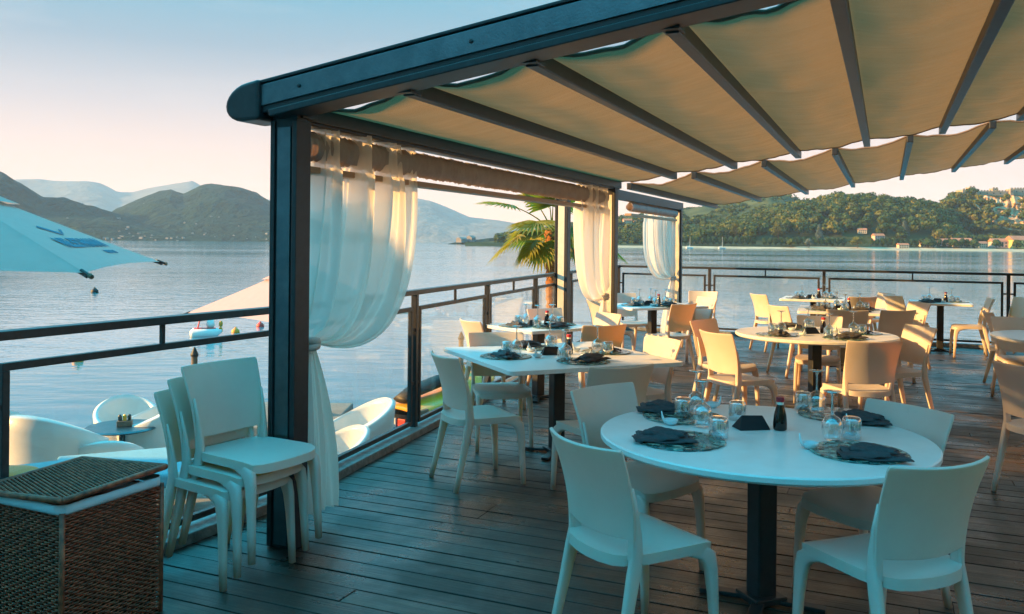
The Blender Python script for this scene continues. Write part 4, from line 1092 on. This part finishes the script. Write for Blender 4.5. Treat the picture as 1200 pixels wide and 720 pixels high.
lo = lid.build('lid', M['wicker'], hroot, smooth=True); lo.location = (.005, -.01, HB+.052); lo.rotation_euler = (R(1.5), R(-2.5), R(1))

# ------------------------------------------------------------------ lower terrace and what stands there
LT = -1.0
tp = [CORNER+RA*-4, CORNER, CORNER+RB*3.3, Vector((-2.1, 10.5)), Vector((-9.5, 11.4)), Vector((-10.5, 3.0)), Vector((-10.5, -2))]
b = MB(); n = len(tp)
b.add([(p.x, p.y, LT) for p in tp]+[(p.x, p.y, LT-.45) for p in tp], [tuple(range(n)), tuple(range(2*n-1, n-1, -1))]+[(i, (i+1) % n, n+(i+1) % n, n+i) for i in range(n)])
tag(b.build('lower_terrace', M['terrace']), kind='structure')
def tub_proto():
    root = empty('tub_chair')
    m = MB(); n = 56
    def hgt(a): c = .5+.5*math.cos(a); return .40+.38*c**1.3
    def fn(i, j):
        a = 2*math.pi*j; h = hgt(a)
        # closed section: outside up, over the rim, inside down
        if i < .5: q = i/.5; r = .40+.06*q; z = h*q
        else: q = (i-.5)/.5; r = .46-.07-.04*q; z = h-(h-.30)*q
        if .42 < i < .58: z += .006
        return (-r*math.cos(a)*1.0, r*math.sin(a), z)
    m.grid(14, n, fn, close_v=True); m.build('shell', M['white_shell'], root, smooth=True)
    MB().lathe([(.0001, .28), (.36, .28), (.375, .31), (.36, .345), (.0001, .355)], 32).build('cushion', M['white_shell'], root, smooth=True)
    return root
TUB = tub_proto(); TUB['category'] = 'armchair'; tu = [0]
def tub(x, y, deg, label, s=1.0):
    gname = 'white tub armchairs on the lower terrace'
    if tu[0] == 0: o = TUB; tu[0] = 1; o.location = (x, y, LT); o.rotation_euler = (0, 0, R(deg)); o['label'] = label; o['group'] = gname
    else: o = copy_tree(TUB, (x, y, LT), R(deg), label, gname)
    o.scale = (s, s, s)
def onT(px, D): u, _ = uv(px, 300); return u*D, D
x, y = onT(66, 8.9); tub(x, y, 78, 'large white tub armchair behind the glass left of the hamper', 1.12)
x, y = onT(130, 8.9); tub(x, y, 110, 'low white tub armchair just right of the large one behind the glass', .74)
x, y = onT(150, 10.6); tub(x, y, -60, 'sunlit tub armchair beyond the small coffee table', .82)
x, y = onT(186, 10.3); tub(x, y, 200, 'cream tub armchair with high curved side beside the stacked chairs', 1.0)
x, y = onT(20, 9.6); tub(x, y, 10, 'tub armchair at the left frame edge, mostly hidden by the large one', .95)
x, y = onT(420, 10.0); tub(x, y, 205, 'sunlit white tub armchair seen past the curtain tail', .98)
x, y = onT(395, 9.1); tub(x, y, 215, 'nearer tub armchair half hidden by the curtain tail', .80)
x, y = onT(145, 9.9)
ct = empty('coffee_table', (x, y, LT), 0, 'low round grey table between tub armchairs on the lower terrace', 'coffee table')
MB().lathe([(.0001, .40), (.38, .40), (.40, .415), (.38, .43), (.0001, .43)], 36).build('tabletop', M['plate_metal'], ct)
MB().lathe([(.18, 0), (.16, .02), (.035, .04), (.03, .40)], 20).build('pedestal', M['dark_metal'], ct)
cd = empty('condiment_caddy', (x+.03, y, LT+.432), .3, 'small dark condiment caddy on the low round grey table', 'caddy')
MB().box((0, 0, .03), (.16, .10, .06)).build('tray', M['wood'], cd, bevel=.004)
for i in range(3): MB().lathe([(.022, .06), (.022, .11), (.012, .13), (.0001, .131)], 12, c=(-.05+.05*i, 0, 0)).build('jar', M['sauce'] if i != 1 else M['yellow'], cd)
def lounge(x, y, rz, L, w, z, label, mat):
    r = empty('daybed', (x, y, LT), rz, label, 'daybed')
    MB().box((0, 0, z-LT-.06), (L, w, .12)).build('mattress', mat, r, bevel=.03, seg=3)
    MB().box((0, 0, z-LT-.16), (L*.96, w*.96, .07)).build('frame', M['ivory'], r, bevel=.006)
    for i in (-1, 1):
        for j in (-1, 1): MB().box((i*L*.44, j*w*.42, (z-LT-.195)/2), (.06, .06, z-LT-.195)).build('leg', M['ivory'], r)
    return r
x, y = onT(172, 8.05); lounge(x, y, R(25), 1.5, 1.1, -.50, 'pale blue padded daybed behind the hamper and stacked chairs', M['teal_cloth'])
x, y = onT(-12, 7.2); lounge(x, y, R(35), 1.2, .9, -.45, 'blue-covered daybed at the left frame edge under the railing', M['teal_cloth'])
x, y = onT(8, 6.75)
cu = MB()
def cfn(i, j):
    a = 2*math.pi*j; th = math.pi*i; e = .45
    sgn = lambda v, p: math.copysign(abs(v)**p, v)
    return (.24*sgn(math.sin(th), .6)*sgn(math.cos(a), e), .24*sgn(math.sin(th), .6)*sgn(math.sin(a), e), .11+.11*math.cos(th))
cu.grid(14, 32, cfn, close_v=True)
co = cu.build('cushion', M['orange'], smooth=True); co.location = (x, y, -.449); tag(co, 'orange cushion on the blue daybed at the left frame edge', 'cushion')

# parasols
M['parasol_cloth'] = pbr('parasol_cloth', (.64, .42, .38), .85, .2, var=.05, bump=.15, bscale=200, transl=.30, tcol=(.75, .55, .45))
M['print'] = pbr('blue_print', (.06, .13, .19), .8)
def parasol(label, cx, cy, rz, side, eave, apex, floor, logo=False, tips=True):
    root = empty('parasol', (cx, cy, floor), rz, label, 'parasol'); a = side/2; e = eave-floor; h = apex-floor
    m = MB(); n = 18
    def pt(k, r, q):      # panel k, r 0 apex..1 eave, q -1..1 along the edge
        x = a*r; y = a*r*q; z = h-(h-e)*(r**.93)-.05*(1-q*q)*r*r*0+.02*(1-q*q)*r
        pull = .05*(1-q*q)*r**4; x -= pull
        c, s = math.cos(k*math.pi/2), math.sin(k*math.pi/2); return (x*c-y*s, x*s+y*c, z)
    for k in range(4): m.grid(n, 17, lambda i, j, k=k: pt(k, i, 2*j-1))
    cp = m.build('canopy', M['parasol_cloth'], root, smooth=True)
    v = MB()
    for k in range(4): v.grid(6, 9, lambda i, j, k=k: tuple(Vector(pt(k, .02+.33*i, 2*j-1))+Vector((0, 0, .05-.01*i))))
    v.build('vent', M['parasol_cloth'], cp, smooth=True)
    MB().sweep([(0, 0, 0), (0, 0, h+.08)], [.03, .028], 14).build('pole', M['plate_metal'], root)
    MB().box((0, 0, .04), (.6, .6, .08)).build('base', M['dark_metal'], root, bevel=.01)
    for k in range(4):
        p0_ = Vector(pt(k, .02, 1)); p1_ = Vector(pt(k, 1.0, 1)); p1_ += (p1_-p0_).normalized()*.02
        MB().sweep([p0_-Vector((0, 0, .06)), (p0_+p1_)/2-Vector((0, 0, .05)), p1_-Vector((0, 0, .020))], [.012, .011, .010], 8, up=(0, 0, 1)).build('rib', M['dark_metal'], root)
        if tips:
            dd = (p1_-p0_).normalized(); MB().sweep([p1_-dd*.07, p1_+dd*.03], [.012, .012], 8, up=(0, 0, 1)).build('rib_tip', M['blackish'], root)
            MB().sweep([p1_+dd*.03, p1_+dd*.06], [.018, .016], 8, up=(0, 0, 1)).build('end_knob', M['wood'], root)
    if logo:
        # print on panel 0: text runs along the eave
        def txt(body, size, r0, q0, name):
            cu_ = bpy.data.curves.new(name, 'FONT'); cu_.body = body; cu_.size = size; cu_.extrude = .0008; cu_.align_x = 'CENTER'; cu_.offset = .012*size/.2
            o_ = bpy.data.objects.new('tmp_text', cu_); COL.objects.link(o_)
            dg = bpy.context.evaluated_depsgraph_get(); me = bpy.data.meshes.new_from_object(o_.evaluated_get(dg))
            bpy.data.objects.remove(o_); me.materials.append(M['print'])
            P = Vector(pt(0, r0, q0)); ex = (Vector(pt(0, r0, q0+.03))-Vector(pt(0, r0, q0-.03))).normalized(); ey = (Vector(pt(0, r0-.03, q0))-Vector(pt(0, r0+.03, q0))).normalized(); en = ex.cross(ey)
            for v_ in me.vertices: v_.co = P+ex*v_.co.x+ey*v_.co.y+en*(v_.co.z+.006)
            oo = bpy.data.objects.new(name, me); COL.objects.link(oo); oo.parent = cp
        txt('NEL:ETHMANN', .20, .80, .05, 'lettering'); txt('WEISSBRAU', .075, .88, .28, 'lettering')
        g = MB()
        P = Vector(pt(0, .64, -.05)); ex = (Vector(pt(0, .64, .0))-Vector(pt(0, .64, -.1))).normalized(); ey = (Vector(pt(0, .61, -.05))-Vector(pt(0, .67, -.05))).normalized(); en = ex.cross(ey)
        def q3(x, y, z=.006): return P+ex*x+ey*y+en*z
        g.add([q3(-.28, .08), q3(-.20, .11), q3(.08, -.01), q3(.02, -.06)], [(0, 1, 2, 3)]); g.add([q3(.08, -.02, .007), q3(.26, .06, .007), q3(.30, .045, .007), q3(.06, -.05, .007)], [(0, 1, 2, 3)])
        g.build('emblem', M['print'], cp, solid=.001)
    return root
u1, w1 = uv(100, 320); u2, w2 = uv(188, 307); Zc = 5.8; Zf = Zc*w1/w2
ca = Vector((u1*Zc, Zc)); cb = Vector((u2*Zf, Zf)); edge = (cb-ca); sd2 = edge.length; inn = Vector((-edge.y, edge.x)).normalized(); mid = (ca+cb)/2+inn*(sd2/2)
parasol('white square parasol with blue lettering over the lower terrace at the left', mid.x, mid.y, math.atan2(-inn.y, -inn.x), sd2, H+w1*Zc, H+w1*Zc+.78, LT, True)
px2 = AT(347, 365, 13.4)
tag(MB().box((px2.x-.35, 13.8, WATER+.15), (2.0, 2.0, .5)).build('floating_pontoon', M['terrace'], bevel=.02), 'low floating pontoon in the lake under the smaller parasol', 'pontoon')
parasol('smaller cream parasol low over the water just left of the nearest post', px2.x, 13.7, R(45+4), 2.5, .42, 1.22, WATER+.4, False)

# ------------------------------------------------------------------ things on the water
def lathe_thing(name, prof, mat, px, py, label, cat, group=None, n=18):
    x, y = G(px, py, WATER); o = MB().lathe(prof, n).build(name, mat, smooth=True); o.location = (x, y, WATER); return tag(o, label, cat, group)
bp = [(.0001, -.12), (.10, -.08), (.14, 0), (.13, .08), (.07, .14), (.03, .16), (.03, .19), (.0001, .195)]
bgp = 'small mooring buoys on the lake'
lathe_thing('mooring_buoy', bp, M['orange'], 276, 390, 'small orange buoy on the lake, left of the red one', 'buoy', bgp)
lathe_thing('mooring_buoy', bp, M['red'], 305, 383, 'small red buoy on the lake nearest the near post', 'buoy', bgp)
lathe_thing('mooring_buoy', [(r*1.5, z*1.6) for r, z in bp], M['blackish'], 111, 343, 'dark buoy on the lake below the lettered parasol corner', 'buoy', bgp)
lathe_thing('mooring_buoy', bp, M['orange'], 91, 424, 'small yellow-brown buoy seen just under the left panel frame', 'buoy', bgp)
x, y = G(240, 394, WATER)
pb = empty('pedal_boat', (x, y, WATER), R(20), 'small white and red pedal boat with orange fenders on the lake', 'pedal boat')
for s in (-1, 1):
    MB().sweep([(-.75, s*.32, .10), (-.6, s*.32, .12), (.55, s*.32, .12), (.85, s*.30, .20)], [(.08, .06), (.17, .16), (.17, .16), (.05, .05)], 12).build('float', M['ivory'], pb, smooth=True)
MB().box((0, 0, .26), (1.1, .7, .07)).build('deck', M['red'], pb, bevel=.02)
def hull_seat(i, j): return (-.35+.12*i, -.28+.56*j, .30+.35*i+.04*math.sin(math.pi*j))
MB().grid(6, 8, hull_seat).build('seat', M['red'], pb, smooth=True, solid=.05)
MB().lathe([(.0001, .30), (.16, .30), (.22, .42), (.16, .58), (.0001, .64)], 16, c=(.28, 0, 0)).build('cover', M['ivory'], pb, smooth=True)
for s in (0, 1): MB().lathe([(.0001, -.12), (.09, -.08), (.10, 0), (.09, .08), (.0001, .12)], 12, c=(.80, .1-.2*s, .20+.24*s)).build('fender', M['orange'], pb, smooth=True)
pb.scale = (.62, .62, .9)
def mooring_pole(px, py_top, D, label, mat):
    p = AT(px, py_top, D); r = empty('mooring_pole', (p.x, p.y, WATER), 0, label, 'mooring pole', 'mooring poles with dark caps'); h = p.z-WATER
    MB().sweep([(0, 0, -.4), (0, 0, h-.14)], [.048, .045], 12).build('shaft', mat, r); MB().lathe([(.056, h-.14), (.058, h-.11), (.012, h), (.0001, h+.005)], 14).build('cap', M['blackish'], r)
mooring_pole(228, 407, 13.0, 'weathered mooring pole with dark cap rising behind the stacked chairs', M['wood'])
mooring_pole(540.5, 389, 15.5, 'sunlit mooring pole with dark cap behind the glass left of the near square table', M['wood'])
# jet ski
x, y = G(505, 503, WATER)
jk = empty('jet_ski', (x+.15, y+1.0, WATER), R(58), 'yellow and black jet ski moored beyond the railing glass', 'jet ski')
hl = MB()
secs = [(-1.45, .50, .30), (-1.0, .56, .34), (0, .58, .40), (.8, .45, .46), (1.3, .22, .54), (1.6, .03, .60)]
def hull_fn(i, j):
    k = i*(len(secs)-1); I = min(int(k), len(secs)-2); f = k-I; x_, w_, h_ = [secs[I][q]*(1-f)+secs[I+1][q]*f for q in range(3)]
    a = -math.pi+math.pi*j; c = math.cos(a); s_ = math.sin(a)
    return (x_, w_*math.copysign(abs(c)**.6, c), h_+(h_+.15)*s_*.98*abs(s_)**.1)
hl.grid(24, 20, hull_fn); hl.f.append(tuple(range(20)))
hl.build('hull', M['blackish'], jk, smooth=True, bevel=0)
dkf = MB()
def deck_fn(i, j):
    k = i*(len(secs)-1); I = min(int(k), len(secs)-2); f = k-I; x_, w_, h_ = [secs[I][q]*(1-f)+secs[I+1][q]*f for q in range(3)]
    v = 2*j-1; return (x_, w_*v*1.02, h_+.10*(1-v*v)**.6+.16*math.exp(-((x_-.7)/.5)**2)*(1-v*v))
dkf.grid(24, 15, deck_fn); dkf.build('deck', M['yellow'], jk, smooth=True, solid=.03)
MB().sweep([(-1.25, 0, .50), (-.9, 0, .60), (-.2, 0, .68), (.25, 0, .70)], [(.16, .06), (.18, .10), (.16, .11), (.10, .08)], 12).build('seat', M['blackish'], jk, smooth=True)
MB().sweep([(.25, -.34, .98), (.38, -.12, .94), (.42, 0, .92), (.38, .12, .94), (.25, .34, .98)], [.022]*5, 8, up=(0, 0, 1)).build('handlebar', M['blackish'], jk, smooth=True)
MB().bar((.62, 0, .66), (.40, 0, .93), .16, .12).build('steering_column', M['yellow'], jk, bevel=.02)
MB().box((-1.475, .12, .16), (.03, .42, .16)).build('name_plate', M['ivory'], jk, bevel=.01); MB().box((-1.48, -.22, .16), (.035, .16, .16)).build('reflector', M['red'], jk, bevel=.01)
MB().bar((-1.5, .50, .34), (-1.2, .54, .36), .08, .10).build('bumper', M['wood'], jk, bevel=.02)
MB().bar((-1.5, -.50, .34), (-1.2, -.54, .36), .08, .10).build('bumper', M['wood'], jk, bevel=.02)

# ------------------------------------------------------------------ palm
pp = AT(647, 262, 18.0)
palm = empty('palm_tree', (pp.x, 18.0, WATER), 0, 'fan palm with shaggy brown trunk beyond the railing, left of the middle curtain', 'palm tree')
hp_ = pp.z-WATER-.15
tr = MB(); nr = 90
def tfn(i, j):
    a = 2*math.pi*j; z = hp_*i; rr = .125+.03*i+.020*math.sin(z*38+2*math.sin(a*3))+.022*noise.noise(Vector((math.cos(a)*3, math.sin(a)*3, z*9)))
    return (rr*math.cos(a)+.04*math.sin(z*.9), rr*math.sin(a), z)
tr.grid(nr, 16, tfn, close_v=True); tr.build('trunk', M['bark'], palm, smooth=True)
def frond(az, el, Lp, Rf, droop, seed, spread=1.9):
    rd = random.Random(seed); m = MB()
    base = Vector((0, 0, hp_)); d = Vector((math.cos(az)*math.cos(el), math.sin(az)*math.cos(el), math.sin(el)))
    pts = []; p = base.copy(); dd = d.copy()
    for k in range(9):
        pts.append(p.copy()); p += dd*(Lp/8); dd = (dd+Vector((0, 0, -droop*.10))).normalized()
    m.sweep(pts, [.018-.0012*k for k in range(9)], 6, up=(0, 0, 1))
    tip = pts[-1]; ax = dd; side = ax.cross(Vector((0, 0, 1))).normalized(); up = side.cross(ax)
    n = 26
    for k in range(n):
        a = (k/(n-1)-.5)*2*spread; L = Rf*(1-.22*abs(a)/spread)*rd.uniform(.88, 1.06)
        v = ax*math.cos(a)+side*math.sin(a); w = v.cross(up).normalized()
        q = tip.copy(); vd = v.copy(); rows = []
        for s in range(6):
            f = s/5; wd = .052*(.45+1.1*f if f < .45 else .95*(1-f)/.55+.02)
            fold = up*(wd*.5)
            rows.append((q-w*wd+fold, q, q+w*wd+fold))
            q = q+vd*(L/5); vd = (vd+Vector((0, 0, -(.09+.16*f*f)*droop*rd.uniform(.6, 1.3)))).normalized()
        b0 = len(m.v)
        for r3 in rows: m.v += [tuple(x) for x in r3]
        for s in range(5):
            for c in range(2): m.f.append((b0+s*3+c, b0+s*3+c+1, b0+s*3+c+4, b0+s*3+c+3))
    m.build('frond', M['frond'], palm, smooth=False)
for spec in ((R(176), R(42), 1.05, .80, .7, 1), (R(183), R(5), .80, .85, .9, 2), (R(200), R(-12), .50, .75, 1.0, 3), (R(150), R(62), .75, .7, .5, 4), (R(100), R(70), .6, .7, .5, 5),
             (R(30), R(48), .9, .8, .7, 6), (R(-10), R(5), 1.0, .85, .8, 7), (R(-60), R(20), .8, .8, .9, 8), (R(-120), R(30), .75, .8, .9, 9), (R(60), R(10), .9, .8, .9, 10), (R(120), R(15), .9, .8, .9, 11), (R(-90), R(65), .6, .7, .5, 12), (R(240), R(-20), .5, .7, 1.0, 13), (R(10), R(-25), .6, .75, 1.0, 14)):
    frond(*spec)

# ------------------------------------------------------------------ unseen block added up-sun (left of the terrace) to shade the front tables
pv = empty('sun_blocker', (-16, 0, LT), 0, 'added unseen sun blocker with steep roof and gable, left of the terrace', 'sun_blocker')
MB().box((0, -3.4, 2.0), (7, 18, 4.0)).build('wall', M['ivory'], pv)
gb = MB(); gh = lambda y: 6.02+.90*(3.30-y)-LT
gb.add([(-4, 3.30, 0), (4, 3.30, 0), (4, 3.30, gh(3.3)), (-4, 3.30, gh(3.3)), (4, -2.2, gh(-2.2)), (-4, -2.2, gh(-2.2)), (4, -7.7, gh(3.3)), (-4, -7.7, gh(3.3)), (4, -7.7, 0), (-4, -7.7, 0)],
       [(0, 1, 2, 3), (3, 2, 4, 5), (5, 4, 6, 7), (7, 6, 8, 9), (1, 8, 6, 4, 2), (0, 3, 5, 7, 9), (0, 9, 8, 1)])
gb.build('gabled_block', M['ivory'], pv)
roof_h = lambda y: .50*(6.74-y)+3.94-LT
MB().add([(-4, 6.74, roof_h(6.74)), (4, 6.74, roof_h(6.74)), (4, 3.34, roof_h(3.34)), (-4, 3.34, roof_h(3.34)),
          (-4, 6.74, roof_h(6.74)-.25), (4, 6.74, roof_h(6.74)-.25), (4, 3.34, roof_h(3.34)-.25), (-4, 3.34, roof_h(3.34)-.25)],
         [(0, 1, 2, 3), (7, 6, 5, 4), (0, 4, 5, 1), (1, 5, 6, 2), (2, 6, 7, 3), (3, 7, 4, 0)]).build('roof', M['roof_tile'], pv)
for yy in (-8, -5, -2, 1): MB().box((4.02, yy, 5.2), (.08, 1.2, 1.4)).build('window', M['glass_dark'], pv)

# ------------------------------------------------------------------ unseen walls added behind and right of the deck: block sky, bounce warm light
M['stucco'] = pbr('stucco', (.62, .44, .22), .9, .2, var=.1, vscale=2, bump=.3, bscale=40)
rs = empty('bounce_walls', (4, -4.5, 0), 0, 'added unseen walls behind the deck and along its right side for warm bounce', 'bounce_walls')
MB().box((.5, -.2, 2.4), (20, .4, 4.8)).build('wall', M['stucco'], rs)
MB().box((7.2, 7.7, 2.1), (.4, 10.6, 4.2)).build('wall', M['stucco'], rs)
MB().box((7.9, 7.7, 4.3), (3.0, 11.4, .2)).build('roof', M['roof_tile'], rs); MB().box((.5, -1.2, 4.95), (21, 3.4, .25)).build('roof', M['roof_tile'], rs)
for xx in (-6, -2, 2, 6):
    w_ = MB().box((xx, .03, 1.3), (1.9, .08, 2.5)).build('glass_door', M['glass_dark'], rs)
    MB().box((xx, .05, 2.6), (2.1, .10, .1)).build('door_frame', M['dark_metal'], w_)
for yy in (7, 9.2, 11.4): MB().box((6.97, yy, 1.5), (.08, 1.6, 1.3)).build('window', M['glass_dark'], rs)
